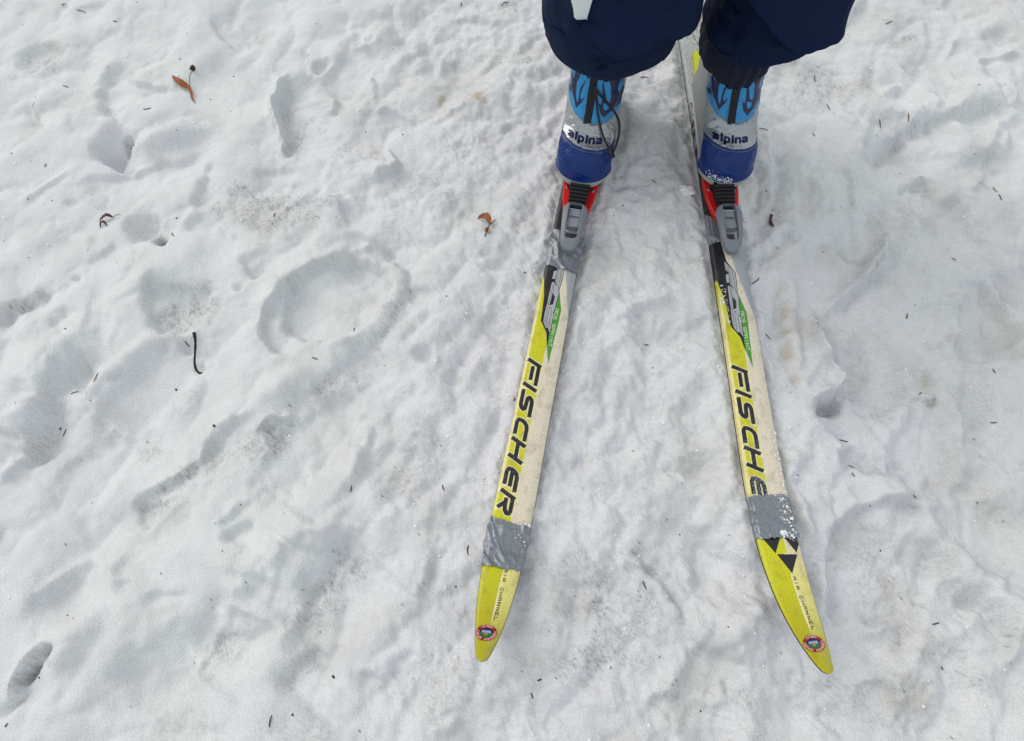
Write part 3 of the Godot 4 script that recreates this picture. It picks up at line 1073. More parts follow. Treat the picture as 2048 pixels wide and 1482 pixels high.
func ski_print(worn: int) -> ImageTexture:
	var cream := srgb(226, 216, 196)
	var yellow := srgb(206, 206, 22)
	var pale := srgb(226, 219, 130)
	var shaded_olive := srgb(176, 170, 56)
	var black := srgb(24, 24, 34)
	var pr := Print.new(384, 2048, Vector2(-25, 0), Vector2(25, 700), cream)
	# the paler right half runs from cream to yellow-green; painted shade darkens the tip
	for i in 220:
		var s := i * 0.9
		var c := pale.lerp(cream, smoothstep(90, 165, s)).lerp(shaded_olive, 1.0 - smoothstep(10, 80, s))
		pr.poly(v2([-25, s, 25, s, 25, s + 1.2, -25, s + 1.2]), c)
	pr.poly(ts([-1, -25, -1, -3, 15, -1, 40, 1, 60, 1.2, 107, 2.6, 112, 3.4, 150, 0.5, 172, -1, 200, 0.2, 402, 0.2, 402, 2.0, 430, -6, 470, -13, 500, -19, 528, -25]), yellow)
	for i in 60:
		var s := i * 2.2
		pr.poly(v2([-25, s, 1.0, s, 1.0, s + 2.6, -25, s + 2.6]), yellow.lerp(srgb(182, 177, 14), 1.0 - smoothstep(20, 130, s)))  # shade of the upturned tip, painted into the yellow
	pr.poly(ts([44, 1.2, 60, 1.2, 107, 2.6, 110, 4.6, 60, 3.6]), srgb(236, 230, 190))
	# a paler margin along the left edge
	for i in 120:
		var s := 150.0 + i * 3.0
		var fade := smoothstep(150, 220, s) * (1.0 - smoothstep(450, 505, s))
		pr.poly(v2([-25, s, -21.8 + 2.8 * fade, s, -21.8 + 2.8 * fade, s + 3.2, -25, s + 3.2]), yellow.lerp(srgb(229, 218, 150), fade * 0.9 + 0.1))
	# black wedge, white streak, silver field, green blade
	pr.poly(ts([399, 1.8, 420, -2.5, 427, -6.5, 437, -13, 455, -14, 476, -15.5, 490, -18, 503, -20.5, 524, -26, 720, -26, 720, -15, 640, -13, 600, -11, 572, -8.8, 540, -5, 521, 4.4, 489, 3.4, 460, 2.8]), black)
	pr.poly(ts([720, 26, 455, 26, 452, 21.4, 525, 6, 552, 2.2, 600, -3, 640, -6, 720, -9]), srgb(168, 173, 180))
	for i in 26:
		pr.stroke(ts([460 + (26 - i) * 5.2, i * 1.0 - 4.0, 715, i * 1.0 - 4.0]), 0.22, srgb(140, 146, 154))
	pr.poly(ts([489, 2.6, 486, 4.2, 458, 11.2, 440, 10.8, 375, 7.6, 401, 1.9, 440, 1.6]), srgb(70, 152, 44))
	# silver racing letters with black keylines
	var keyed := [
		[539.6, -8.1, 533.1, -3.5, 520.1, 4.5, 505.9, 4, 489.4, 2.9, 489.6, 1.2, 492.7, -0.5, 503.2, -4.9, 511.7, -4.4, 520.9, -4.1, 525.2, -7.9],
		[517.1, -8.9, 519.5, -4.6, 505.3, -5.2, 504.4, -9.2],
		[498.4, -8.6, 499.8, -7.7, 499.4, -5, 489.2, 2, 483.6, 3.6, 469.9, 2.8, 452.6, 1.9, 455, -0.4, 459.8, -3, 459.1, -4.6, 461.9, -8.9, 476.9, -9.3],
		[463.2, -9.4, 458.8, -4.6, 457.7, -1.2, 455, -0.4, 449.6, 2.3, 434.9, 2, 420.4, 1.7, 429.4, -2.3, 427.1, -3.1, 428.8, -5.9, 436.4, -9.5, 448.4, -10]]
	for p: Array in keyed:
		var loop := ts(p)
		loop.append(loop[0])
		pr.stroke(loop, 1.7, black, true)
	for p: Array in keyed: pr.poly(ts(p), srgb(176, 179, 184))
	pr.poly(ts([483, -4.9, 476.8, -0.6, 464.8, -1.3, 462.5, -5.9, 472.7, -5.1]), black)
	for l: Array in [[533.1, -5.7, 517.3, -4.6, 503.2, -4.1], [531.6, -3.4, 507.4, -2.3, 494.8, -1.4], [499, -4.7, 483.7, -4.4], [496.9, -6.2, 476.9, -6.5, 461.9, -7.2, 435, -7.9], [458.4, -4.7, 444.3, -5.1, 429.7, -5.8], [456.4, -1.4, 441.6, -1.2, 429.7, -1.1], [525.8, 0.7, 506, 1.3, 489.9, 1.7]]:
		pr.stroke(ts(l), 0.45, black)
	write(pr, "RCS SPRINT", func(p: Vector2): return Vector2(3.1 + p.y, 459.0 - p.x), 4.6, 4.2, 1.35, 0.85, srgb(205, 222, 190))
	# the big word: pale outline first
	big_word(pr, srgb(232, 226, 168), 2.4)
	big_word(pr, black, 0.0)
	# logo triangles
	for p: Array in [[156, -20, 156, 4.4, 134, -7.4], [156, 5.6, 156, 29, 134.3, 17.0], [133, -6.2, 132.4, 17.2, 110, 4.8]]:
		pr.poly(ts(p), black)
	pr.poly(ts([134.6, -6.0, 156, 5.0, 156, 5.4, 142, 6, 134.2, 6]), yellow)
	write(pr, "AIR CHANNEL", func(p: Vector2): return Vector2(4.1 + p.y, 106.0 - p.x), 3.4, 3.1, 2.15, 0.8, srgb(40, 40, 30))
	# scuffs, grime, flaked ink
	var im := pr.im
	var grime := noise(0.012, FastNoiseLite.TYPE_SIMPLEX_SMOOTH, 5, 40 + worn)
	var fine := noise(0.15, FastNoiseLite.TYPE_SIMPLEX, 3, 50 + worn)
	for y in 2048:
		for x in 384:
			var g := smoothstep(0.05, 0.5, grime.get_noise_2d(x * 0.5, y * 1.1)) * 0.16 + smoothstep(0.25, 0.6, fine.get_noise_2d(x * 0.25, y * 0.6)) * 0.22
			g += (0.10 if x < 12 or x > 366 else 0.0) * (0.5 + fine.get_noise_2d(x, y))
			im.set_pixel(x, y, im.get_pixel(x, y).lerp(srgb(120, 104, 78), clampf(g, 0.0, 0.5)))
	var k := 2048 / 700.0
	if worn == 0:
		speckle(im, Rect2i(50, int(165 * k), 140, int(130 * k)), 120, srgb(190, 190, 180), 4, 3)
	else:
		speckle(im, Rect2i(55, int(204 * k), 160, int(30 * k)), 620, srgb(190, 193, 190), 5, 3)
		speckle(im, Rect2i(60, int(238 * k), 130, int(40 * k)), 90, srgb(190, 190, 180), 6, 3)
		speckle(im, Rect2i(10, int(440 * k), 90, int(50 * k)), 60, srgb(228, 230, 225), 7, 6)
	speckle(im, Rect2i(0, 0, 384, 2048), 240, srgb(110, 98, 70), 8 + worn, 2)
	return pr.texture()

func tail_print() -> ImageTexture:
	var grey := srgb(176, 180, 180)
	var black := srgb(26, 26, 34)
	var pr := Print.new(192, 1024, Vector2(-25, 700), Vector2(25, 1340), grey)
	pr.poly(ts([960, -26, 1340, -26, 1340, 26, 960, 26]), srgb(186, 188, 184))
	pr.poly(ts([700, -26, 840, -26, 830, -15, 700, -16.5]), srgb(150, 154, 156))
	write(pr, "FISCHER", func(p: Vector2): return Vector2(-21.5 + p.y * 0.9, 833.0 - p.x), 13.0, 4.6, 4.5, 1.7, black)
	pr.poly(ts([700, -15.4, 760, -14, 800, -12, 848, -7.5, 890, -9.2, 933, -7.6, 937, 8, 700, 20]), srgb(196, 200, 24))
	pr.stroke(ts([940, 12, 965, 3, 990, -3, 1010, -8, 1030, -14]), 1.2, srgb(70, 70, 74))
	var im := pr.im
	var fine := noise(0.06, FastNoiseLite.TYPE_SIMPLEX, 4, 61)
	for y in 1024:
		for x in 192:
			var g := smoothstep(0.1, 0.5, fine.get_noise_2d(x * 1.4, y)) * (0.38 if y > 410 else 0.25)
			im.set_pixel(x, y, im.get_pixel(x, y).lerp(srgb(60, 60, 58), clampf(g, 0.0, 0.7)))
	return pr.texture()

func sticker_print() -> ImageTexture:
	var pr := Print.new(320, 320, Vector2(-12, -12), Vector2(12, 12), srgb(142, 12, 24))
	pr.disc(Vector2.ZERO, 11.7, srgb(142, 12, 24))
	var oval := PackedVector2Array()
	for i in 40: oval.append(Vector2.from_angle(TAU * i / 40) * 7.6)
	pr.poly(oval, srgb(24, 26, 66))
	var hill := PackedVector2Array()
	for i in 21: hill.append(Vector2.from_angle(PI * i / 20) * 7.5)
	pr.poly(hill, srgb(36, 104, 48))
	pr.poly(v2([-5.6, 0.6, 5.8, 0.2, 5.0, -3.6, -4.6, -3.6]), srgb(120, 140, 190))
	pr.poly(v2([-4.4, 0.0, -2.4, -1.6, 2.6, -1.8, 4.6, 0.0, 4.2, -2.2, -4.0, -2.2]), srgb(190, 204, 226))
	for i in 3: pr.poly(v2([-2.0 + i * 1.6, -1.0, -1.0 + i * 1.6, -1.0, -0.9 + i * 1.4, 4.0 - absf(i - 1.0), -1.8 + i * 1.4, 4.0 - absf(i - 1.0)]), srgb(196, 138, 86))
	var pink := srgb(222, 164, 164)
	var ringed := func(word: String, from: float, to: float, flip: bool) -> void:
		for n in word.length():
			var a := deg_to_rad(lerpf(from, to, (n + 0.5) / word.length()))
			if not LETTERS.has(word[n]): continue
			for line: String in LETTERS[word[n]].split(","):
				var pts := PackedVector2Array()
				for pt: String in line.split(" "):
					var gx := (pt.substr(0, 1).to_float() / 4.0 - 0.5) * 2.0
					var gy: float = (pt.substr(1, 1).to_float() / 6.0 - 0.5) * 2.5
					var out := Vector2.from_angle(a)
					var right := Vector2(out.y, -out.x)
					if flip:
						pts.append(out * (9.6 - gy) - right * gx)
					else:
						pts.append(out * (9.6 + gy) + right * gx)
				pr.stroke(pts, 0.75, pink, true)
	ringed.call("TORSHOV SPORT", 200.0, -20.0, false)
	ringed.call("-OSLO-", 222.0, 318.0, true)
	return pr.texture()

func build_ski(label: String, at: Vector3, turn: float, rise: float, reach: float, power: float, worn: int, mats: Dictionary) -> Ski:
	var k := Ski.new()
	k.rise = rise
	k.reach = reach
	k.power = power
	k.node = thing("cross_country_ski", label, "ski", at, turn, "pair of cross-country skis")
	var stations := []
	var s := 0.0024
	while s < SKI_END:
		stations.append(s)
		s += 0.0015 if s < 0.03 else (0.006 if s < 0.3 else 0.012)
	stations.append(SKI_END)
	for half in 2:
		var rows := []
		var uvs := []
		for q: float in stations:
			if (half == 0 and q > 0.705) or (half == 1 and q < 0.69): continue
			if half == 1 and rows.is_empty(): q = 0.7
			elif half == 0 and q > 0.69: q = 0.7
			var row := PackedVector3Array()
			var uv := PackedVector2Array()
			for p in ring(k, q):
				row.append(Vector3(p.x, p.y, -q))
				uv.append(Vector2((p.x + 0.025) / 0.05, maxf(q, 0.0) / 0.7 if half == 0 else (q - 0.7) / 0.64))
			rows.append(row)
			uvs.append(uv)
			if half == 0 and q == 0.7: break
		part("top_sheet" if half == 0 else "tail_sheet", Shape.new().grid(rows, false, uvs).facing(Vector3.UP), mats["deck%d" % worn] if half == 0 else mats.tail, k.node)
	var base := []
	for q: float in stations:
		var w := knots(q, SKI_S, SKI_W) / 2 + 0.0004
		var y := k.top(q) - k.thick(q)
		base.append(PackedVector3Array([Vector3(-w, y, -q), Vector3(-w, y + 0.0021, -q), Vector3(w, y + 0.0021, -q), Vector3(w, y, -q)]))
	part("running_base", Shape.new().grid(base, true).solid(), mats.base, k.node)
	# shop sticker near the tip, 22 mm across
	var disc := []
	var duv := []
	for r in 5:
		var row := PackedVector3Array()
		var uv := PackedVector2Array()
		for i in 48:
			var d := Vector2.from_angle(TAU * i / 48) * r / 4.0
			var t := -0.0012 + d.x * 0.0112
			var q := 0.0325 + d.y * 0.0086 + d.x * 0.0012
			row.append(Vector3(t, k.top(q) + 0.0007, -q))
			uv.append(Vector2(0.5 - d.x * 0.49, 0.5 - d.y * 0.49))
		disc.append(row)
		duv.append(uv)
	part("sticker", Shape.new().grid(disc, true, duv).facing(Vector3.UP), mats.sticker, k.node)
	return k

# duct tape over the ski; s edges are given at the left and right end, k0..k1 is the stretch across that it covers
func tape(k: Ski, near: Array, far: Array, k0: float, k1: float, wrinkle: float, n_seed: int, mats: Dictionary, lift := 0.0010) -> MeshInstance3D:
	var wr := noise(60.0, FastNoiseLite.TYPE_SIMPLEX_SMOOTH, 3, n_seed)
	var edge := noise(90.0, FastNoiseLite.TYPE_SIMPLEX, 3, n_seed + 1)
	var fold := noise(26.0, FastNoiseLite.TYPE_SIMPLEX_SMOOTH, 2, n_seed + 2)
	fold.fractal_type = FastNoiseLite.FRACTAL_RIDGED
	var rows := []
	var across := 60
	var n := 56
	for j in n + 1:
		var row := PackedVector3Array()
		for i in across + 1:
			var f := lerpf(k0, k1, float(i) / across)
			var s0: float = lerpf(near[0], near[1], float(i) / across) * 0.001 + 0.0022 * edge.get_noise_2d(f * 0.07, 0.1)
			var s1: float = lerpf(far[0], far[1], float(i) / across) * 0.001 + 0.0022 * edge.get_noise_2d(f * 0.07, 0.7)
			var s := lerpf(s0, s1, float(j) / n)
			var loop := ring(k, s, lift, 1)
			# walk the cross-section by length
			var total := 0.0
			for q in loop.size() - 1: total += loop[q].distance_to(loop[q + 1])
			var want := f * total
			var p := loop[-1]
			for q in loop.size() - 1:
				var d := loop[q].distance_to(loop[q + 1])
				if want <= d:
					p = loop[q].lerp(loop[q + 1], want / d)
					break
				want -= d
			var bump := wrinkle * (0.4 * wr.get_noise_2d(f * 0.035, s * 0.4) + 2.6 * maxf(0.0, fold.get_noise_2d(f * 0.05 + s * 0.5, s * 0.5) - 0.3))
			row.append(Vector3(p.x + signf(p.x) * maxf(0.0, bump) * smoothstep(0.018, 0.024, absf(p.x)), p.y + maxf(bump, -0.0004), -s))
		rows.append(row)
	return part("duct_tape", Shape.new().grid(rows).facing(Vector3.UP), mats.tape, k.node)

func arc_loop(pts: Array, r: float, n := 5) -> PackedVector2Array:   # rounded outline from corner points
	var p := v2(pts)
	var out := PackedVector2Array()
	for i in p.size():
		var a := p[(i + p.size() - 1) % p.size()]
		var b := p[i]
		var c := p[(i + 1) % p.size()]
		var rr := minf(r, minf(a.distance_to(b), b.distance_to(c)) * 0.45)
		var u := b + (a - b).normalized() * rr
		var w := b + (c - b).normalized() * rr
		for q in n + 1:
			var t := float(q) / n
			out.append(u.lerp(b, t).lerp(b.lerp(w, t), t))
	return out

func mm(p: PackedVector2Array) -> PackedVector2Array:   # (s, t) in mm to local (x, z) in metres
	var out := PackedVector2Array()
	for a in p: out.append(Vector2(a.y, -a.x) * 0.001)
	return out

func build_binding(k: Ski, off: float, mats: Dictionary) -> void:
	var y := k.top(0.6)
	var root := Node3D.new()
	root.name = "binding"
	root.position = Vector3(off * 0.001, 0, 0)
	k.node.add_child(root, true)
	# red plate that spreads under the toe of the boot
	var plate := mm(v2([735, -18, 700, -22.5, 668, -24.8, 645, -23.2, 628, -20.4, 612, -16.4, 604, -9, 604, 9, 612, 16.4, 628, 20.4, 645, 23.2, 668, 25.2, 700, 22.5, 735, 18]))
	part("base_plate", prism(plate, y, y + 0.0095, 0.0012), mats.red, root)
	for t: float in [-0.0185, 0.0185]:
		part("screw", tube(PackedVector3Array([Vector3(t, y + 0.008, -0.656), Vector3(t, y + 0.0103, -0.656)]), PackedFloat32Array([0.0024]), 10), mats.steel, root)
	# black ribbed bumper
	var bumper := Shape.new()
	bumper.join(prism(mm(v2([668, -16, 634, -13, 611, -8, 611, 8, 634, 13, 668, 16])), y + 0.009, y + 0.018, 0.001))
	for i in 9:
		var s := 616.0 + i * 6.0
		var h := 14.8 - (662 - s) * 0.06 - (5.0 if s < 626.0 else 0.0)
		bumper.join(prism(mm(v2([s - 2.2, -h, s + 2.2, -h, s + 2.2, h, s - 2.2, h])), y + 0.017, y + 0.0215 + i * 0.0006, 0.0012))
	for t: float in [-1.0, 1.0]:
		bumper.join(tube(PackedVector3Array([Vector3(t * 0.0165, y + 0.013, -0.655), Vector3(t * 0.0195, y + 0.013, -0.655)]), PackedFloat32Array([0.0022])))
	part("bumper", bumper, mats.rubber, root)
	# grey closing lever: a frame around a window, bent up a little at its free end
	var outer := arc_loop([617, -12.5, 610, -17.6, 601, -17.2, 571, -14.8, 556, -12.6, 545, -6.5, 545, 6.5, 556, 12.6, 571, 14.8, 601, 17.2, 610, 17.6, 617, 12.5], 7.0, 4)
	var inner := arc_loop([617.5, -8.6, 610, -9, 601, -9, 571, -8.9, 563, -8.6, 560.5, -5.5, 560.5, 5.5, 563, 8.6, 571, 8.9, 601, 9, 610, 9, 617.5, 8.6], 3.0, 4)
	var rows := []
	for lv in 7:
		var row := PackedVector3Array()
		for i in outer.size():
			var a := outer[i]
			var b := inner[i]
			var p: Vector2 = [a, a, a.lerp(b, 0.16), a.lerp(b, 0.86), b, b, a][lv]
			var hh: float = [0.0, 0.0085, 0.0112, 0.0126, 0.0118, 0.0, 0.0][lv]
			var arch := 0.011 + 0.0065 * sin(clampf((p.x - 545.0) / 92.0, 0.0, 1.0) * PI) - 0.004 * clampf((586.0 - p.x) / 40.0, 0.0, 1.0)
			row.append(Vector3(p.y * 0.001, y + arch + hh * 0.9, -p.x * 0.001))
		rows.append(row)
	var lever := Shape.new()
	for r in rows.size() - 1:
		if r == 1 or r == 2:
			continue
		lever.join(Shape.new().grid([rows[r], rows[r + 1]], true))
	lever.join(Shape.new().grid([rows[1], rows[2], rows[3]], true))
	part("lever", lever.solid(), mats.grey, root)
	# tongue inside the frame, with its raised mark
	part("latch_plate", prism(mm(v2([609, -8.4, 580, -8.4, 580, 8.4, 609, 8.4])), y + 0.012, y + 0.0225, 0.0008), mats.grey_light, root)
	part("pin", tube(PackedVector3Array([Vector3(-0.0086, y + 0.0232, -0.6088), Vector3(0.0086, y + 0.0232, -0.6088)]), PackedFloat32Array([0.0008])), mats.steel, root)
	var mark := Shape.new()
	var rng := RandomNumberGenerator.new()
	rng.seed = 5
	for i in 9:
		var t := -5.6 + i * 1.4
		var h := 1.0 + rng.randf() * 1.2
		mark.join(prism(mm(v2([596 - h, t - 0.35, 596 + h, t - 0.35, 596 + h, t + 0.35, 596 - h, t + 0.35])), y + 0.0222, y + 0.0229, 0.0001))
		mark.join(prism(mm(v2([595.4, t - 0.4, 596.0, t - 0.4, 596.0, t + 0.8, 595.4, t + 0.8])), y + 0.0222, y + 0.0228, 0.0001))
	part("raised_mark", mark, mats.grey_dark, root)
	part("window_floor", prism(mm(v2([580, -8.2, 562, -8.2, 562, 8.2, 580, 8.2])), y + 0.0005, y + 0.0065, 0.0005), mats.grey_dark, root)
	# yellow heel plate
	part("heel_plate", prism(mm(v2([935, -7.5, 891, -9.2, 848, -10.5, 800, -14, 740, -16, 740, 16, 800, 15, 848, 12, 935, 9])), y, y + 0.008, 0.001), mats.lime, root)

# ---------------------------------------------------------------- boots
const BOOT_Y := [27, 31, 36, 40, 50, 60, 68, 74, 78, 82, 88, 98, 112, 130, 150, 170, 192]
const BOOT_F := [3, 0.6, 0, 0, 2, 6, 12, 20, 28, 37, 48, 60, 72, 82, 88, 92, 95]
const BOOT_B := [210, 213, 214, 214, 214, 214, 213, 213, 213, 213, 213, 214, 214, 213, 210, 208, 206]
const BOOT_HF := [32, 36, 39, 40.6, 41.6, 41.4, 40.8, 40, 39.2, 38.6, 38.4, 38.6, 39.2, 39.4, 39.6, 39.8, 40]
const BOOT_HB := [27, 30, 31, 31.5, 31, 31, 31, 31, 31, 31, 31.5, 32, 33, 34, 35, 36, 37]

func boot_ring(y: float, n: int) -> PackedVector3Array:
	var f := knots(y, BOOT_Y, BOOT_F)
	var b := knots(y, BOOT_Y, BOOT_B)
	var hf := knots(y, BOOT_Y, BOOT_HF)
	var hb := knots(y, BOOT_Y, BOOT_HB)
	var lf := minf(hf * 1.08, (b - f) * 0.5)
	var lb := minf(hb * 0.95, (b - f) * 0.5)
	var row := PackedVector3Array()
	for i in n:
		# the front half of the ring gets three quarters of the points
		var u := float(i) / n
		var a := 0.0
		if u < 0.375: a = u / 0.375 * PI / 2
		elif u < 0.625: a = PI / 2 + (u - 0.375) / 0.25 * PI
		else: a = PI * 1.5 + (u - 0.625) / 0.375 * PI / 2
		var c := cos(a)
		var s := sin(a)
		var e := 2.0 / 2.15 if c > 0.0 else 1.0
		var cc := signf(c) * pow(absf(c), e)
		var ss := signf(s) * pow(absf(s), e)
		var z := (f + lf - lf * cc) if c > 0.0 else (b - lb - lb * cc)
		var half := hf if c > 0.0 else hb
		if absf(c) < 0.35:
			half = lerpf(hb, hf, smoothstep(-0.35, 0.35, c))
		# the ball of the foot is wider than the waist behind it
		row.append(Vector3(ss * half, y, -z) * 0.001)
	return row

const BAND_LOW := [-60.6, 184, -52.1, 171, -43.3, 150.4, -36.7, 135.3, -27.8, 121.1, -15.1, 110.7, -0.4, 105.5, 17, 106, 26.8, 110.7, 33.5, 118.3, 36.8, 135.3, 39.7, 152.3, 44.9, 178.4, 48.9, 192.3]
const BAND_TOP := [37.1, 258.6, 39.1, 241.4, 39.2, 215.1, 35.6, 192.3, 28.7, 168.2, 18.2, 157.1, 4, 152.8, -10.5, 156.6, -24.7, 170.1, -33.5, 191.3, -39.5, 218.6, -42.8, 241.4, -44.7, 258.6]

func boot_print() -> ImageTexture:
	var silver := srgb(166, 171, 174)
	var blue := srgb(0, 42, 112)
	var cyan := srgb(34, 146, 208)
	var navy := srgb(24, 30, 72)
	var pr := Print.new(1024, 1536, Vector2(-60, 20), Vector2(60, 260), silver)
	# toe: everything in front of the band
	var low := v2(BAND_LOW)
	var toe := low.duplicate()
	toe.append(Vector2(70, low[-1].y))
	toe.append(Vector2(70, 10))
	toe.append(Vector2(-70, 10))
	toe.append(Vector2(-70, low[0].y))
	pr.poly(toe, blue)
	# side panels a little greyer than the band
	pr.poly(v2([-81.1, 283.4, -49.7, 283.4, -42.8, 241.4, -38.4, 215.1, -32.8, 191.3, -25.7, 172.9, -34.7, 154.2, -49.5, 172.9, -71.2, 196.9]), srgb(160, 163, 165))
	pr.poly(v2([41.2, 283.4, 37.1, 258.6, 39.2, 215.1, 35.7, 191.3, 29.9, 170.1, 40.2, 159.9, 52.5, 196.9, 56.5, 241.4]), srgb(160, 163, 165))
	var top := v2(BAND_TOP)
	top.append(Vector2(top[-1].x, 262)); top.append(Vector2(top[0].x, 262))
	pr.poly(top, cyan)
	for p: Array in [
		[-40.7, 256.6, -11.4, 256.6, -8.8, 233.9, -8.7, 225.8, -11, 210.6, -12.9, 199, -15.8, 189.5, -22.4, 178.2, -25.1, 187.4, -29.6, 201.1, -33.2, 207.9, -36.2, 209.5, -37.4, 216.7, -36.7, 228.8],
		[-1, 256.6, 39.1, 256.6, 39.3, 233.9, 38.6, 218.7, 35.1, 200, 27.8, 183.7, 22, 175.7, 17.7, 167.7, 11.4, 176.8, 7, 192.7, 4.2, 210.6]]:
		pr.poly(v2(p), navy)
	for p: Array in [
		[-21.2, 243.8, -13.2, 243.8, -12.8, 233.4, -16.2, 227.8, -20.5, 216.7, -20.9, 202.1, -21.5, 190.6, -22.9, 190.4, -25.4, 202.1, -26.3, 224.8, -23.4, 234.9],
		[-12.9, 233.9, -9, 234.9, -8.3, 225.8, -9.6, 212.6, -12.6, 200.6, -16.9, 195.6, -18.9, 199.5, -17.8, 213.7, -15.1, 225.8],
		[-39.4, 252.7, -36.9, 251.7, -34, 223.8, -35.5, 217.7, -37.1, 221.7, -39.1, 238.9], [-34.8, 250.7, -31, 250.7, -30.5, 240.9, -31.7, 231.4, -33.5, 238.9],
		[1.6, 240.9, 9.6, 240.9, 15, 242.8, 20.1, 225.8, 22.8, 206.4, 21.9, 196.4, 17, 201.1, 14.8, 212.6, 10.6, 228.8, 9, 231.9, 8.5, 225.8, 11.6, 202.1, 10.5, 191.4, 7.2, 193.7, 2.9, 218.7],
		[14.1, 194.8, 20.6, 193.7, 22.2, 188.5, 21.1, 183.2, 17.3, 181.4, 14.3, 187.4], [33.3, 243.8, 36.5, 233.9, 34.6, 220.2, 32.4, 218.5, 29.8, 225.8, 30.5, 233.9]]:
		pr.poly(v2(p), cyan)
	# seam lines on the front
	for l: Array in [[-8.3, 225.8, -10, 202.1, -10.6, 159.7], [-13.2, 202.1, -11.1, 157.6], [1.3, 208.5, 0.2, 156.5], [-8.3, 228.8, -9.9, 204.3]]:
		pr.stroke(v2(l), 0.4, srgb(24, 96, 150))
	# stitching: two rows of dark dashes on a pale welt
	var welt := func(line: PackedVector2Array, shift: float, c: Color, w: float, dash: bool) -> void:
		var pts := PackedVector2Array()
		for i in line.size():
			var d := (line[mini(i + 1, line.size() - 1)] - line[maxi(i - 1, 0)]).normalized()
			pts.append(line[i] + Vector2(-d.y, d.x) * shift)
		if not dash:
			pr.stroke(pts, w, c, true)
			return
		for i in pts.size() - 1:
			var n := maxi(1, roundi(pts[i].distance_to(pts[i + 1]) / 2.6))
			for q in n:
				pr.stroke(PackedVector2Array([pts[i].lerp(pts[i + 1], (q + 0.2) / n), pts[i].lerp(pts[i + 1], (q + 0.75) / n)]), w, c)
	var low_s := smooth2(low)
	var top_s := smooth2(v2(BAND_TOP))
	welt.call(low_s, -4.6, srgb(120, 122, 126), 0.7, false)
	for sh: float in [-1.5, -3.2]: welt.call(low_s, sh, srgb(86, 84, 82), 0.7, true)
	welt.call(top_s, -5.4, srgb(120, 122, 126), 0.7, false)
	for sh: float in [-1.8, -3.8]: welt.call(top_s, sh, srgb(92, 90, 88), 0.7, true)
	# maker's word across the band, sagging along it
	var word := "alpina"
	var adv := [9.4, 5.6, 9.4, 5.8, 9.6, 9.0]
	var x := -25.5
	for n in word.length():
		for line: String in LETTERS[word[n]].split(","):
			var pts := PackedVector2Array()
			for pt: String in line.split(" "):
				var gx: float = pt.substr(0, 1).to_float() / 4.0 * 5.9
				if word[n] in "li": gx = 1.4
				var gy: float = (-2.2 if pt.substr(1, 1) == "a" else pt.substr(1, 1).to_float()) * 2.1
				var px: float = x + gx
				var mid: float = (px - 0.5) / 25.0
				pts.append(Vector2(px - 0.8, 117.5 + 7.0 * mid * mid - 1.8 * mid + gy))
			pr.stroke(pts, 3.7, navy, true)
		x += adv[n]
	var im := pr.im
	var fine := noise(0.03, FastNoiseLite.TYPE_SIMPLEX_SMOOTH, 4, 71)
	var rub := noise(0.008, FastNoiseLite.TYPE_SIMPLEX_SMOOTH, 5, 72)
	for y in range(0, 1536, 1):
		for xx in range(0, 1024, 1):
			var g := 0.5 + 0.5 * fine.get_noise_2d(xx, y)
			var q := rub.get_noise_2d(xx * 0.6, y * 1.8)
			if q > 0.2:
				var was := im.get_pixel(xx, y)
				im.set_pixel(xx, y, was.lerp(srgb(70, 100, 140), minf(0.16, (q - 0.2) * 0.5)))
			if g > 0.62:
				im.set_pixel(xx, y, im.get_pixel(xx, y).lerp(srgb(120, 120, 122), (g - 0.62) * 0.7))
	return pr.texture()

func smooth2(p: PackedVector2Array) -> PackedVector2Array:
	var out := PackedVector2Array()
	for i in p.size() - 1:
		for q in 4:
			out.append(p[i].cubic_interpolate(p[i + 1], p[maxi(i - 1, 0)], p[mini(i + 2, p.size() - 1)], q / 4.0))
	out.append(p[-1])
	return out

var boot_shapes := {}

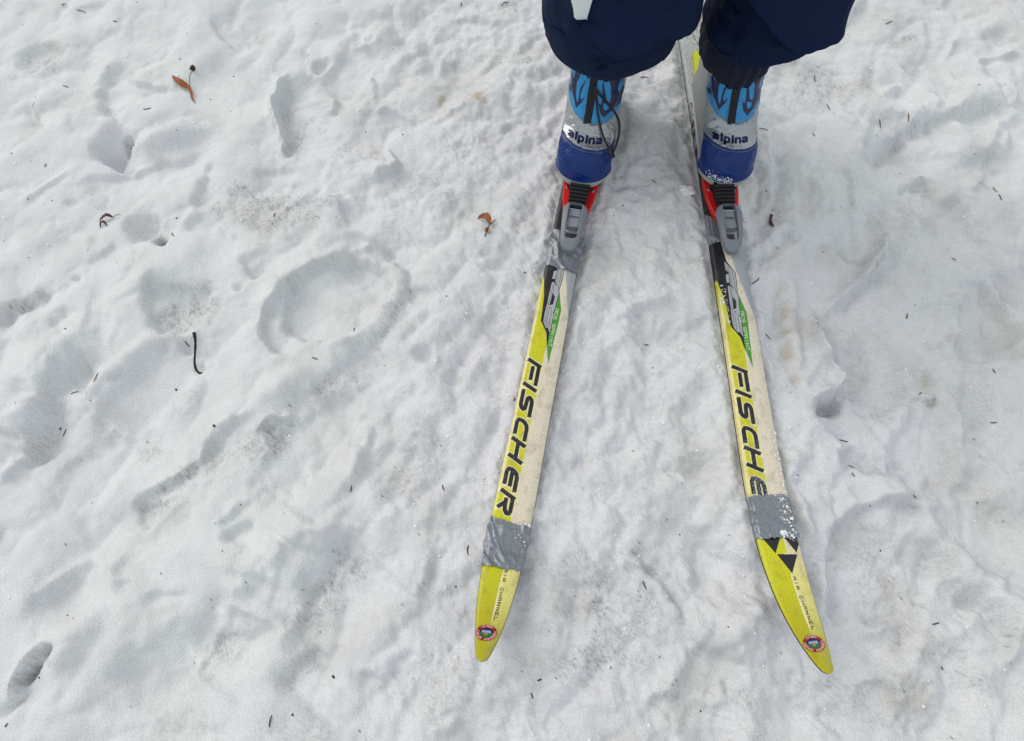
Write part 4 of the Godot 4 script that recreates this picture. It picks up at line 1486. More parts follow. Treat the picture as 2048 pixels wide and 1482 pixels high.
func boot_regions() -> void:
	var n := 264
	var levels := []
	var y := 27.0
	while y < 190.0:
		levels.append(y)
		# closer levels where the upper of the toe lies nearly flat
		y += 0.45 if y > 62.0 and y < 92.0 else (0.8 if y < 120.0 else 1.6)
	levels.append(192.0)
	var lowp := smooth2(v2(BAND_LOW))
	var topp := smooth2(v2(BAND_TOP))
	topp.append(Vector2(topp[-1].x, 400)); topp.append(Vector2(topp[0].x, 400))
	var toep := lowp.duplicate()
	for q in [[70, lowp[-1].y], [70, -50], [-70, -50], [-70, lowp[0].y]]: toep.append(Vector2(q[0], q[1]))
	var zip := v2([0.5, 266.9, 2, 241.4, 1.2, 152.3, -9.3, 152.3, -8.5, 241.4, -10, 266.9])
	var region := func(p: Vector3) -> String:
		var m := Vector2(p.x, p.y - p.z) * 1000.0
		if p.y < 0.0408: return "sole"
		if -p.z > 0.152: return "heel_panel"
		if -p.z > 0.106 and p.y > 0.05: return "side_panel"
		if Geometry2D.is_point_in_polygon(m, toep): return "toe_cap"
		if Geometry2D.is_point_in_polygon(m, zip): return "zip_cover"
		if Geometry2D.is_point_in_polygon(m, topp): return "shaft"
		if m.y > 150.0 and absf(m.x) > 20.0 and m.y > 150.0 + (38.0 - absf(m.x)): return "side_panel"
		return "instep_band"
	var rows := []
	for lv: float in levels: rows.append(boot_ring(lv, n))
	var base := Shape.new().grid(rows, true)
	var nrm := base.solid().normals()
	var leather := noise(34.0, FastNoiseLite.TYPE_SIMPLEX_SMOOTH, 3, 81)
	var proud := {"sole": 0.0016, "instep_band": 0.0011, "side_panel": 0.0006, "toe_cap": 0.0, "shaft": 0.0, "zip_cover": 0.0012, "heel_panel": 0.0}
	var pos := PackedVector3Array()
	for i in base.v.size():
		var p := base.v[i]
		var r: String = region.call(p)
		pos.append(p + nrm[i] * (proud[r] + (0.0 if r == "sole" else 0.0013 * leather.get_noise_3d(p.x * 0.6, p.y * 1.6, p.z * 1.6))))
	for r: String in proud: boot_shapes[r] = Shape.new()
	var index := {}
	for r: String in proud: index[r] = {}
	for j in rows.size() - 1:
		for i in n:
			var c := [j * n + i, j * n + (i + 1) % n, (j + 1) * n + (i + 1) % n, (j + 1) * n + i]
			var r: String = region.call((base.v[c[0]] + base.v[c[2]]) / 2)
			var sh: Shape = boot_shapes[r]
			var ids: Dictionary = index[r]
			var q := []
			for k: int in c:
				if not ids.has(k):
					ids[k] = sh.v.size()
					sh.v.append(pos[k])
					sh.uv.append(Vector2((base.v[k].x * 1000.0 + 60.0) / 120.0, ((base.v[k].y - base.v[k].z) * 1000.0 - 20.0) / 240.0))
				q.append(ids[k])
			sh.quad(q[0], q[1], q[2], q[3])
	var under := Shape.new().fan(rows[0])
	boot_shapes["outsole"] = prism(PackedVector2Array(Array(boot_ring(27.0, 60)).map(func(p): return Vector2(p.x * 0.94, p.z * 0.99 - 0.001))), 0.0215, 0.0275, 0.0003)

func build_boot(label: String, at: Vector3, turn: float, mats: Dictionary, snowy: bool) -> Node3D:
	var b := thing("ski_boot", label, "ski boot", at, turn, "pair of cross-country ski boots")
	for r: String in ["outsole", "sole", "toe_cap", "instep_band", "side_panel", "shaft", "zip_cover", "heel_panel"]:
		var sh: Shape = boot_shapes[r]
		if r != "outsole": sh.facing(Vector3(0, 0.3, 1)) if r != "heel_panel" else sh.facing(Vector3(0, 0.1, -1))
		var o := part(r, sh, mats[r], b)
		if r == "sole":
			# little moulding nub under the toe
			part("toe_nub", prism(arc_loop([-0.0035, -0.004, 0.0035, -0.004, 0.003, 0.0032, -0.003, 0.0032], 0.001, 3), 0.026, 0.0385, 0.001), mats.sole_pale, b)
	if snowy:
		var rng := RandomNumberGenerator.new()
		rng.seed = 19
		var crust := Shape.new()
		for i in 130:
			var u := rng.randf_range(-0.3, 0.75)
			var x := -0.030 + 0.034 * (u + 0.3) / 1.05 + rng.randfn(0, 0.003)
			var y := 0.0395 + absf(rng.randfn(0, 0.0045)) + (0.006 if rng.randf() < 0.25 and x < -0.012 else 0.0)
			var row := boot_ring(y * 1000.0, 264)
			var best := row[0]
			for p in row:
				if p.z > -0.05 and absf(p.x - x) < absf(best.x - x): best = p
			var r := rng.randf_range(0.0004, 0.0012)
			crust.join(pebble(best, r, rng))
		var cr := part("snow_crust", crust, mats.snow, b)
		cr.set_meta("kind", "stuff")
	return b

func pebble(at: Vector3, r: float, rng: RandomNumberGenerator, flat := 0.8) -> Shape:
	var rows := []
	for j in 5:
		var a := -PI / 2 + PI * (j + 0.02) / 4.08
		var row := PackedVector3Array()
		for i in 7:
			var g := TAU * i / 7
			var q := r * rng.randf_range(0.75, 1.2)
			row.append(at + Vector3(cos(a) * cos(g) * q, sin(a) * q * flat, cos(a) * sin(g) * q))
		rows.append(row)
	return Shape.new().grid(rows, true).solid()

# grains of snow lying on a ski, s and t ranges in mm, thicker towards the right edge
func dust(k: Ski, s0: float, s1: float, t0: float, t1: float, n: int, n_seed: int, mats: Dictionary) -> void:
	var rng := RandomNumberGenerator.new()
	rng.seed = n_seed
	var sh := Shape.new()
	for i in n:
		var t := lerpf(t0, t1, sqrt(rng.randf())) * 0.001
		var s := (rng.randf_range(s0, s1)) * 0.001
		sh.join(pebble(Vector3(t, k.top(s) + 0.0012, -s), 0.0004 + 0.0016 * pow(rng.randf(), 4.0), rng, 0.7))
	var o := part("snow_dusting", sh, mats.snow, k.node)
	o.set_meta("kind", "stuff")

func on_boot(t: float, v: float, up: float) -> Vector3:   # a point over the front of the boot, from the measures of its print
	var y := 27.0
	while y < 190.0 and y + knots(y, BOOT_Y, BOOT_F) < v: y += 0.5
	var f := knots(y, BOOT_Y, BOOT_F)
	return Vector3(t, y + up * 0.7, -(f - up * 0.7)) * 0.001

# ---------------------------------------------------------------- the person
class Leg:
	var ys := []
	var cx := []
	var cz := []
	var rx := []
	var rz := []

func build_leg(person: Node3D, g: Leg, folds: Array, n_seed: int, cloth: Material) -> Callable:
	var wob := noise(14.0, FastNoiseLite.TYPE_SIMPLEX_SMOOTH, 3, n_seed)
	var creases := noise(9.0, FastNoiseLite.TYPE_SIMPLEX_SMOOTH, 2, n_seed + 7)
	creases.fractal_type = FastNoiseLite.FRACTAL_RIDGED
	var y0: float = g.ys[0]
	var y1: float = g.ys[-1]
	var point := func(a: float, y: float) -> Vector3:
		var rx := knots(y, g.ys, g.rx)
		var rz := knots(y, g.ys, g.rz)
		var x := knots(y, g.ys, g.cx) + sin(a) * rx
		var z := knots(y, g.ys, g.cz) + cos(a) * rz
		var n := Vector3(sin(a) / rx, -0.25 / rz, cos(a) / rz).normalized()
		var bulge := smoothstep(0.165, 0.20, y)
		var cr := creases.get_noise_3d(x * 0.9, y * 1.5, z * 0.9)
		var d := -0.007 * smoothstep(0.55, 0.95, cr) * bulge + 0.007 * wob.get_noise_3d(x * 0.8, y * 0.55, z * 0.8) * bulge
		var front := smoothstep(0.3, 0.75, cos(a + 0.2 + 0.9 * (g.cx[3] - 0.127)))
		if front > 0.0:
			for f: Array in folds:
				# [drop in mm, face mm, soft mm, points in (x, y)]: above the line the cloth stands out, below it falls away
				var p: PackedVector2Array = f[3]
				var q := Vector2(x, y)
				var best := 1e9
				var side := 1.0
				var along := 0.0
				var total := 0.0
				for i in p.size() - 1:
					var s := p[i + 1] - p[i]
					var ln := s.length()
					var t := clampf((q - p[i]).dot(s) / (ln * ln), 0.0, 1.0)
					var e := q - (p[i] + s * t)
					if e.length() < best:
						best = e.length()
						side = -1.0 if s.cross(e) > 0.0 else 1.0
						along = total + t * ln
					total += ln
				var dist := best * side * 1000.0
				var fade: float = smoothstep(0.0, 0.25, along / total + f[4]) * smoothstep(0.0, 0.25, 1.0 - along / total + f[4])
				var h := exp(-dist / f[2]) if dist > 0.0 else smoothstep(-f[1], 0.0, dist)
				d += f[0] * 0.001 * h * fade * front
		return Vector3(x, y, z) + n * d
	var rows := []
	var n := 300
	var y := y0
	while y < y1:
		var row := PackedVector3Array()
		for i in n: row.append(point.call(TAU * i / n, y))
		rows.append(row)
		y += 0.0013 if y < 0.36 else 0.02
	part("trouser_leg", outward(Shape.new().grid(rows, true), Vector3(g.cx[2], 0.3, g.cz[2])), cloth, person)
	return point

func outward(s: Shape, mid: Vector3) -> Shape:
	var sum := 0.0
	for i in range(0, s.ix.size(), 3):
		var a := s.v[s.ix[i]]
		var nn := (s.v[s.ix[i + 2]] - a).cross(s.v[s.ix[i + 1]] - a)
		sum += nn.dot(Vector3(a.x - mid.x, 0, a.z - mid.z))
	return s.flip() if sum < 0.0 else s

func cuff(person: Node3D, c0: Vector3, c1: Vector3, r0: Vector2, r1: Vector2, ribs: int, cloth: Material, n_seed: int) -> void:
	var wob := noise(30.0, FastNoiseLite.TYPE_SIMPLEX_SMOOTH, 2, n_seed)
	var rows := []
	for j in 19:
		var t := j / 18.0
		var row := PackedVector3Array()
		var c := c0.lerp(c1, t)
		var r := r0.lerp(r1, t)
		for i in 180:
			var a := TAU * i / 180
			var gather := 0.0024 * cos(ribs * a + 2.0 * sin(a * 3.0) + t * 1.2) * (0.6 + 0.8 * wob.get_noise_2d(a * 0.1, t * 0.1))
			var roll := 0.004 * sin(t * PI) - (0.003 if j == 0 else 0.0)
			row.append(c + Vector3(sin(a) * (r.x + gather + roll), 0.002 * cos(a * 5.0 + n_seed) * (1.0 - t), cos(a) * (r.y + gather + roll)))
		rows.append(row)
	part("elastic_cuff", outward(Shape.new().grid(rows, true), (c0 + c1) / 2), cloth, person)

func xy(a: Array) -> PackedVector2Array:
	var out := PackedVector2Array()
	for i in range(0, a.size(), 2): out.append(Vector2(a[i], a[i + 1]) * 0.001)
	return out

func build_person(mats: Dictionary) -> void:
	var p := thing("person", "person standing on the skis in baggy navy snow trousers, seen only from the shins down", "person", Vector3.ZERO)
	var l := Leg.new()
	l.ys = [0.150, 0.157, 0.165, 0.178, 0.20, 0.23, 0.27, 0.33, 0.45, 0.60]
	l.cx = [0.126, 0.126, 0.127, 0.127, 0.127, 0.127, 0.129, 0.136, 0.148, 0.165]
	l.cz = [-0.840, -0.838, -0.834, -0.828, -0.820, -0.811, -0.806, -0.80, -0.80, -0.805]
	l.rx = [0.048, 0.058, 0.070, 0.081, 0.087, 0.089, 0.089, 0.092, 0.090, 0.105]
	l.rz = [0.064, 0.068, 0.074, 0.081, 0.088, 0.093, 0.098, 0.096, 0.090, 0.110]
	var r := Leg.new()
	r.ys = [0.172, 0.178, 0.186, 0.196, 0.21, 0.24, 0.28, 0.33, 0.45, 0.60]
	r.cx = [0.312, 0.314, 0.315, 0.316, 0.317, 0.318, 0.322, 0.328, 0.318, 0.295]
	r.cz = [-0.838, -0.836, -0.833, -0.829, -0.824, -0.814, -0.806, -0.80, -0.80, -0.805]
	r.rx = [0.046, 0.054, 0.063, 0.068, 0.067, 0.063, 0.064, 0.074, 0.090, 0.105]
	r.rz = [0.064, 0.068, 0.072, 0.077, 0.082, 0.088, 0.093, 0.095, 0.090, 0.110]
	var lf := [
		[24.0, 4.0, 42.0, xy([158, 233, 135, 256, 117, 269, 95, 295, 67, 314]), 0.1],
		[34.0, 4.0, 60.0, xy([199, 311, 160, 304, 120, 299, 103, 314, 90, 333]), 0.4]]
	var rf := [
		[25.0, 4.0, 50.0, xy([377, 299, 360, 297, 321, 292, 294, 314, 268, 334]), 0.4],
		[20.0, 4.0, 16.0, xy([365, 276, 319, 281, 294, 284, 271, 285]), 0.1],
		[18.0, 4.0, 34.0, xy([355, 260, 331, 246, 305, 227, 279, 224, 257, 227]), 0.2]]
	var lp := build_leg(p, l, lf, 91, mats.cloth)
	build_leg(p, r, rf, 92, mats.cloth)
	cuff(p, Vector3(0.1265, 0.1475, -0.841), Vector3(0.127, 0.168, -0.840), Vector2(0.0435, 0.0655), Vector2(0.048, 0.068), 17, mats.cloth_dark, 3)
	cuff(p, Vector3(0.3065, 0.1330, -0.8400), Vector3(0.312, 0.181, -0.839), Vector2(0.0435, 0.0665), Vector2(0.050, 0.068), 17, mats.cloth_dark, 4)
	# seat of the trousers, above the frame
	var rows := []
	for q: Array in [[0.575, 0.19, 0.115], [0.62, 0.185, 0.12], [0.70, 0.16, 0.115], [0.76, 0.145, 0.105], [0.765, 0.10, 0.07], [0.766, 0.01, 0.01]]:
		var row := PackedVector3Array()
		for i in 48:
			var a := TAU * i / 48
			row.append(Vector3(0.23 + sin(a) * q[1], q[0], -0.805 + cos(a) * q[2]))
		rows.append(row)
	part("trouser_seat", outward(Shape.new().grid(rows, true), Vector3(0.23, 0.6, -0.8)), mats.cloth, p)
	# pale reflective patch on the left shin, laid on the cloth
	var prow := []
	for j in 41:
		var row := PackedVector3Array()
		for i in 41:
			var u := i / 40.0
			var w := j / 40.0
			var c := PATCH_TL.lerp(PATCH_TR, u).lerp(PATCH_BL.lerp(PATCH_BR, u), w)
			var rx := knots(c.y, l.ys, l.rx)
			var a := asin(clampf((c.x - knots(c.y, l.ys, l.cx)) / rx, -0.99, 0.99))
			var at: Vector3 = lp.call(a, c.y)
			row.append(at + Vector3(sin(a) * 0.0022, 0.0010, cos(a) * 0.0022 + 0.0012))
		prow.append(row)
	part("reflective_patch", Shape.new().grid(prow).facing(Vector3(0, 0.3, 1)), mats.reflector, p)

var PATCH_TL := xy([71, 394])[0]
var PATCH_TR := xy([101, 381])[0]
var PATCH_BL := xy([71, 345])[0]
var PATCH_BR := xy([97, 331])[0]

# ---------------------------------------------------------------- small things on the snow
func lying(pts: PackedVector2Array, lift: float) -> Array:
	var out := []
	for q in pts: out.append(Vector3(q.x, ground(q.x, q.y) + lift, q.y))
	return out

func needle(a: Array, bend: float, tone: int, label: String, mats: Dictionary) -> void:
	var p := metres(a)
	var d := p[1] - p[0]
	var s := Vector2(-d.y, d.x) * bend
	var mid := (p[0] + p[1]) / 2
	var o := Vector3(mid.x, ground(mid.x, mid.y), mid.y)
	var pts := []
	for i in 7:
		var t := i / 6.0
		var q := p[0] + d * t + s * 4.0 * t * (1.0 - t)
		var h := maxf(ground(q.x, q.y), lerpf(ground(p[0].x, p[0].y), ground(p[1].x, p[1].y), t))
		pts.append(Vector3(q.x, h + 0.0007, q.y) - o)
	var m := part("spruce_needle", tube(PackedVector3Array(pts), PackedFloat32Array([0.0004, 0.0007, 0.00075, 0.00075, 0.0007, 0.0006, 0.0003]), 6, 0.75), mats["needle%d" % tone], self)
	m.position = o
	tag(m, label, "needle", "fallen spruce needles on the snow")

func crumb(at: Array, r: float, n_seed: int, mats: Dictionary, label: String) -> void:
	var p := metres(at)[0]
	var rng := RandomNumberGenerator.new()
	rng.seed = n_seed
	var m := part("bark_crumb", pebble(Vector3.ZERO, r * 0.001, rng, 0.6), mats.crumb, self)
	m.position = Vector3(p.x, ground(p.x, p.y) + r * 0.0003, p.y)
	m.rotation.y = rng.randf() * TAU
	m.scale = Vector3(1.0, 1.0, rng.randf_range(0.5, 0.9))
	tag(m, label, "bark crumb", "bark crumbs scattered over the snow")

# a dry leaf blade along a line in the ground plane: widths across it, one edge curled up
func blade(pts: Array, widths: Array, lift: Array, curl: float, o: Vector3, roll := 0.0) -> Shape:
	var path := []
	var p := metres(pts)
	for i in p.size(): path.append(Vector3(p[i].x, lift[i] * 0.001, p[i].y))
	var line := smooth_path(path, 5)
	var rows := []
	var thick := []
	var n := line.size()
	for j in n:
		var d := (line[mini(j + 1, n - 1)] - line[maxi(j - 1, 0)])
		d.y = 0
		d = d.normalized()
		var side := Vector3(-d.z, 0, d.x)
		var f := float(j) / (n - 1) * (widths.size() - 1)
		var k := mini(int(f), widths.size() - 2)
		var w: float = lerpf(widths[k], widths[k + 1], f - k) * 0.0005
		var row := PackedVector3Array()
		var low := PackedVector3Array()
		for i in 9:
			var u := i / 4.0 - 1.0
			var h := curl * u * u * w + absf(u) * 0.0 + roll * u * w - 0.0004 * (1.0 if i == 4 else 0.0)
			var q := line[j] + side * u * w + Vector3(0, h + 0.0004 * sin(j * 1.7 + u * 3.0), 0)
			q.y += ground(line[j].x, line[j].z)
			row.append(q - o)
			low.append(q - o - Vector3(0, 0.0003, 0))
		low.reverse()
		row.append_array(low)
		rows.append(row)
	return Shape.new().grid(rows, true).solid()

func stalk(pts: Array, lift: Array, r0: float, r1: float, o: Vector3) -> Shape:
	var p := metres(pts)
	var path := []
	for i in p.size(): path.append(Vector3(p[i].x, ground(p[i].x, p[i].y) + lift[i] * 0.001, p[i].y) - o)
	var line := smooth_path(path, 6)
	var rad := PackedFloat32Array()
	for i in line.size(): rad.append(lerpf(r0, r1, float(i) / line.size()) * 0.001)
	return tube(line, rad, 7)

func foot(a: Array) -> Vector3:
	var p := metres(a)[0]
	return Vector3(p.x, ground(p.x, p.y), p.y)

func build_litter(mats: Dictionary) -> void:
	# linden seed: bract, stalk and nutlet
	var o := foot([-520, -918])
	var t := thing("linden_seed", "brown winged linden seed with round nutlet on a thin stalk, upper left", "seed", o)
	part("bract", blade([-548, -940, -541, -931, -532, -924, -522, -919, -517, -915, -513, -906, -510, -896, -506, -890], [0.8, 6.0, 10.5, 11.0, 5.0, 5.2, 4.2, 3.0, 0.6], [2, 4, 6, 5, 5, 4, 3, 1], 0.15, o, 0.0), mats.leaf, t)
	part("stalk", stalk([-517, -918, -519, -936, -517, -947], [6, 8, 8], 0.7, 0.5, o), mats.stalk, t)
	var rng := RandomNumberGenerator.new()
	rng.seed = 3
	var nut := pebble(Vector3.ZERO, 0.0047, rng, 0.95)
	var ball := part("nutlet", nut, mats.nut, t)
	ball.position = foot([-518, -956]) + Vector3(0, 0.006, 0) - o
	# curled dark red leaf
	o = foot([-597, -662])
	t = thing("dry_leaf", "small curled dark red leaf with thin grey stem, left of the dark hole", "leaf", o)
	part("blade", blade([-607, -662, -602, -666, -596, -669, -591, -669, -587, -667], [0.8, 5.5, 6.4, 4.6, 1.0], [3, 6, 8, 6, 3], 0.3, o, 0.15), mats.leaf_red, t)
	part("blade", blade([-603, -651, -603, -657, -599, -658, -595, -656, -593, -653], [0.6, 3.4, 4.6, 3.2, 0.8], [1, 4, 6, 5, 1], 0.3, o, 0.1), mats.leaf_red, t)
	part("stem", stalk([-588, -667, -584, -669, -580, -672, -575, -670], [3, 5, 6, 5], 0.7, 0.4, o), mats.stalk, t)
	# brown leaf near the left ski
	o = foot([-38, -646])
	t = thing("dry_leaf", "curved amber brown leaf with dark stem, left of the left ski binding", "leaf", o)
	part("blade", blade([-50, -657, -44, -660, -38, -658, -33, -652, -32, -645], [0.8, 6.0, 9.5, 7.0, 1.2], [3, 6, 9, 8, 4], 0.3, o, -0.5), mats.leaf, t)
	part("blade", blade([-36, -640, -35, -636, -36, -632, -38, -630], [1.5, 6.6, 6.8, 1.6], [4, 5, 3, 2], 0.4, o), mats.leaf_pale, t)
	part("stem", stalk([-39, -624, -36, -633, -33, -643, -29, -648, -24, -653], [1, 4, 5, 6, 6], 0.7, 0.6, o), mats.nut, t)
	# torn leaf scrap at the top left
	o = foot([-763, -1099])
	t = thing("leaf_scrap", "torn scrap of brown leaf near the top left corner", "leaf", o)
	part("blade", blade([-766, -1099, -762, -1098, -760, -1103], [1.0, 3.4, 0.8], [2, 4, 2], 0.3, o), mats.leaf, t)
	# twigs
	o = foot([-421, -420])
	t = thing("twig", "dark bent twig with blunt end standing up out of the snow, left half", "twig", o)
	part("stick", twig([-415, -418, -420, -420, -424, -424, -426, -433, -425, -446, -424, -457, -424, -466], [0, 2, 6, 8, 11, 14, 17], [1.3, 1.5, 1.7, 1.6, 1.6, 1.7, 2.7], o, 6), mats.twig, t)
	o = foot([375, -643])
	t = thing("twig", "short knobbly brown twig lying just right of the right binding", "twig", o)
	part("stick", twig([380, -668, 378, -662, 376, -654, 375, -648, 377, -642], [4, 4, 3, 3, 1], [2.1, 1.9, 2.0, 2.1, 1.2], o, 7), mats.twig_brown, t)
	needle([-771, -892, -761, -890], 0, 1, "short dark needle near the left frame edge, below the mottled mound", mats)
	needle([-728, -929, -717, -925], 0, 0, "brown needle on the mound at the upper left", mats)
	needle([-581, -869, -568, -871], .12, 1, "arched dark needle below the winged linden seed", mats)
	needle([-737, -1086, -722, -1084], -.08, 1, "dark needle at the top edge, right of the torn leaf scrap", mats)
	needle([-670, -1060, -663, -1060], 0, 1, "stubby dark needle near the top edge, left of the winged seed", mats)
	needle([-711, -760, -709, -765], 0, 0, "tiny brown needle far left, above the curled red leaf", mats)
	needle([-494, -639, -486, -629], .1, 1, "thin dark needle just right of the dark hole", mats)
	needle([-349, -665, -349, -674], .05, 2, "upright tan needle left of the block of raised snow", mats)
	needle([-442, -462, -438, -457], .05, 1, "tiny dark needle left of the bent twig's blunt end", mats)
	needle([-582, -387, -575, -393], .06, 0, "brown needle left of a longer one, below the left furrow", mats)
	needle([-544, -396, -539, -408], 0, 2, "stout tan needle between the left furrow and the bent twig", mats)
	needle([-587, -334, -585, -344], 0, 0, "slanting brown needle at the foot of the left furrow", mats)
	needle([-265, -433, -257, -430], 0, 0, "brown needle just under the rim of the large footprint", mats)
	needle([-218, -489, -216, -478], 0, 2, "upright brown needle inside the large round footprint", mats)
	needle([-201, -255, -200, -263], 0, 1, "dark needle in open snow below the large footprint", mats)
	needle([-261, 9, -260, -3], -.05, 1, "long dark needle at the bottom edge, left of the left ski tip", mats)
	needle([-552, 9, -550, 5], 0, 3, "reddish needle cut by the left frame edge near the bottom", mats)
	needle([-18, -1104, -5, -1112], -.08, 3, "reddish needle at the top edge, left of the trousers", mats)
	needle([-87, -1113, -87, -1107], 0, 0, "tiny needle at the top edge, well left of the trousers", mats)
	needle([2, -372, 4, -376], 0, 1, "tiny needle touching the left edge of the left ski", mats)
	needle([-86, -261, -83, -253], .05, 0, "brown needle in open snow left of the left ski's big lettering", mats)
	needle([-52, -188, -52, -175], .1, 0, "curved brown needle left of the left ski's tape band", mats)
	needle([206, -932, 219, -931], -.08, 0, "brown needle under the left trouser leg, between the boots", mats)
	needle([208, -723, 213, -716], .05, 2, "tan needle between the toes of the two boots", mats)
	needle([180, -461, 187, -462], 0, 0, "brown needle halfway between the two skis", mats)
	needle([626, -1053, 637, -1057], -.05, 3, "reddish needle near the top edge, right of the trousers", mats)
	needle([499, -881, 502, -870], 0, 2, "tan needle right of the right boot's shaft, in the grit", mats)
	needle([576, -850, 575, -834], 0, 1, "dark upright needle above the right hand furrow", mats)
	needle([615, -850, 615, -838], 0, 0, "brown needle with dark end, rightmost of two upright ones", mats)
	needle([470, -828, 472, -822], 0, 1, "tiny dark needle right of the right boot's band", mats)
	needle([388, -839, 402, -834], -.08, 3, "red needle poking out from the right boot's silver band", mats)
	needle([492, -949, 490, -932], 0, 0, "broken brown needle below the right trouser leg's bulge", mats)
	needle([731, -730, 728, -714], .15, 2, "bent tan needle near the right frame edge", mats)
	needle([726, -708, 726, -695], 0, 1, "dark needle just below the bent tan one, right edge", mats)
	needle([730, -898, 733, -900], 0, 1, "tiny dark needle in the smooth snow at the upper right", mats)
	needle([333, -547, 346, -558], .08, 1, "dark needle leaning against the right ski's silver field", mats)
	needle([345, -474, 352, -467], 0, 3, "reddish needle right of the right ski's green blade", mats)
	needle([627, -594, 636, -594], -.05, 0, "level brown needle in the snow at the far right", mats)
	needle([545, -500, 548, -508], .05, 3, "short reddish needle right of the tan furrow", mats)
	needle([419, -323, 431, -321], .04, 0, "brown needle below the broken snow ledge", mats)
	needle([531, -383, 536, -386], 0, 0, "tiny brown needle beside the greenish streak", mats)
	needle([620, -347, 626, -346], .1, 1, "dark needle at the far right, beyond the broad trough", mats)
	needle([641, -422, 640, -414], 0, 1, "tiny dark needle at the far right, above the broad trough", mats)
	needle([152, -144, 155, -134], .06, 0, "brown needle on grey crumbly snow between the ski tips", mats)
	needle([425, -289, 431, -285], 0, 3, "reddish needle right of the right ski's tape band, upper of two", mats)
	needle([422, -276, 423, -270], 0, 0, "brown needle right of the right ski's tape band, lower of two", mats)
	needle([494, -254, 494, -243], 0, 3, "upright red needle on the rim of the lower right footprint", mats)
	needle([481, -97, 490, -99], 0, 3, "level red needle at the toe of the lower right footprint", mats)
	needle([486, -53, 487, -49], 0, 3, "red needle right of the right ski tip", mats)
	needle([28, -37, 33, -39], 0, 3, "dark red needle below the left ski tip, upper of two", mats)
	needle([21, -25, 23, -19], 0, 0, "brown needle below the left ski tip, lower of two", mats)
	crumb([-546, -373], 1.2, 1, mats, "tiny dark bark crumb well above and left of the grey slope")
	crumb([-596, -471], 1.4, 2, mats, "tiny dark bark crumb well below the curled red leaf")
	crumb([-526, -244], 1.0, 3, mats, "tiny dark bark crumb well below and left of the grey slope")
	crumb([-596, -346], 1.7, 4, mats, "tiny dark bark crumb well left of the grey slope")
	crumb([-448, -397], 1.7, 5, mats, "tiny dark bark crumb near below and left of the bent twig")
	crumb([-517, -108], 1.2, 6, mats, "tiny dark bark crumb near above and right of the narrow hollow at the lower left")
	crumb([-413, -154], 1.0, 7, mats, "tiny dark bark crumb well below the grey slope")
	crumb([-200, -42], 2.6, 8, mats, "tiny dark bark crumb well below the long hollow left of the ski tip")
	crumb([-331, -236], 1.0, 9, mats, "tiny dark bark crumb well below the broken snow ledges")
	crumb([-342, -179], 1.0, 10, mats, "tiny dark bark crumb well left of the long hollow left of the ski tip")
	crumb([-238, -3], 1.7, 11, mats, "tiny dark bark crumb well left of the left ski tip")
	crumb([-529, -41], 1.4, 12, mats, "tiny dark bark crumb close below the narrow hollow at the lower left")
	crumb([-378, -336], 2.6, 13, mats, "tiny dark bark crumb close left of the broken snow ledges")
	crumb([705, -779], 1.0, 14, mats, "tiny dark bark crumb well right of the knobbly brown twig")
	crumb([188, -218], 1.2, 15, mats, "tiny dark bark crumb well left of the right ski's tape band")
	crumb([209, -7], 1.4, 16, mats, "tiny dark bark crumb well below and left of the right ski tip")
	crumb([241, -92], 1.4, 17, mats, "tiny dark bark crumb well left of the right ski tip")
	crumb([445, -183], 1.2, 18, mats, "tiny dark bark crumb close above the lower right footprint")
	crumb([-825, -1061], 1.0, 19, mats, "tiny dark bark crumb near above and left of the mottled mound")
	crumb([-546, -983], 1.4, 20, mats, "tiny dark bark crumb close above the winged linden seed")
	crumb([-485, -901], 1.2, 21, mats, "tiny dark bark crumb close right of the winged linden seed")
	crumb([-515, -818], 1.0, 22, mats, "tiny dark bark crumb near below the winged linden seed")
	crumb([-586, -805], 1.4, 23, mats, "tiny dark bark crumb well below and left of the winged linden seed")
	crumb([-764, -781], 1.4, 24, mats, "tiny dark bark crumb well below the mottled mound")
	crumb([-717, -697], 1.2, 25, mats, "tiny dark bark crumb well left of the curled red leaf")
	crumb([-683, -697], 1.2, 26, mats, "tiny dark bark crumb near left of the curled red leaf")
	crumb([-490, -662], 1.4, 27, mats, "tiny dark bark crumb close above and right of the small dark hole")
	crumb([162, -679], 1.4, 28, mats, "tiny dark bark crumb near below and right of the left boot toe")
	crumb([379, -711], 1.4, 29, mats, "tiny dark bark crumb close above the knobbly brown twig")
	crumb([341, -502], 1.0, 30, mats, "tiny dark bark crumb well below the knobbly brown twig")
	crumb([-230, -836], 1.4, 31, mats, "tiny dark bark crumb near above the raised snow block")
	crumb([-170, -823], 1.7, 32, mats, "tiny dark bark crumb near above and right of the raised snow block")
	crumb([-20, -147], 1.2, 33, mats, "tiny dark bark crumb near below the left ski's tape band")
	crumb([-66, -140], 1.2, 34, mats, "tiny dark bark crumb near below and left of the left ski's tape band")
	crumb([434, -233], 1.2, 35, mats, "tiny dark bark crumb well above the lower right footprint")
	crumb([18, -564], 1.7, 36, mats, "tiny dark bark crumb near below and right of the amber leaf")
	crumb([-90, -526], 1.4, 37, mats, "tiny dark bark crumb well below and left of the amber leaf")
	crumb([205, -203], 1.0, 38, mats, "tiny dark bark crumb well below and left of the right ski's big lettering")
	crumb([-458, -957], 1.4, 39, mats, "tiny dark bark crumb near right of the winged linden seed")


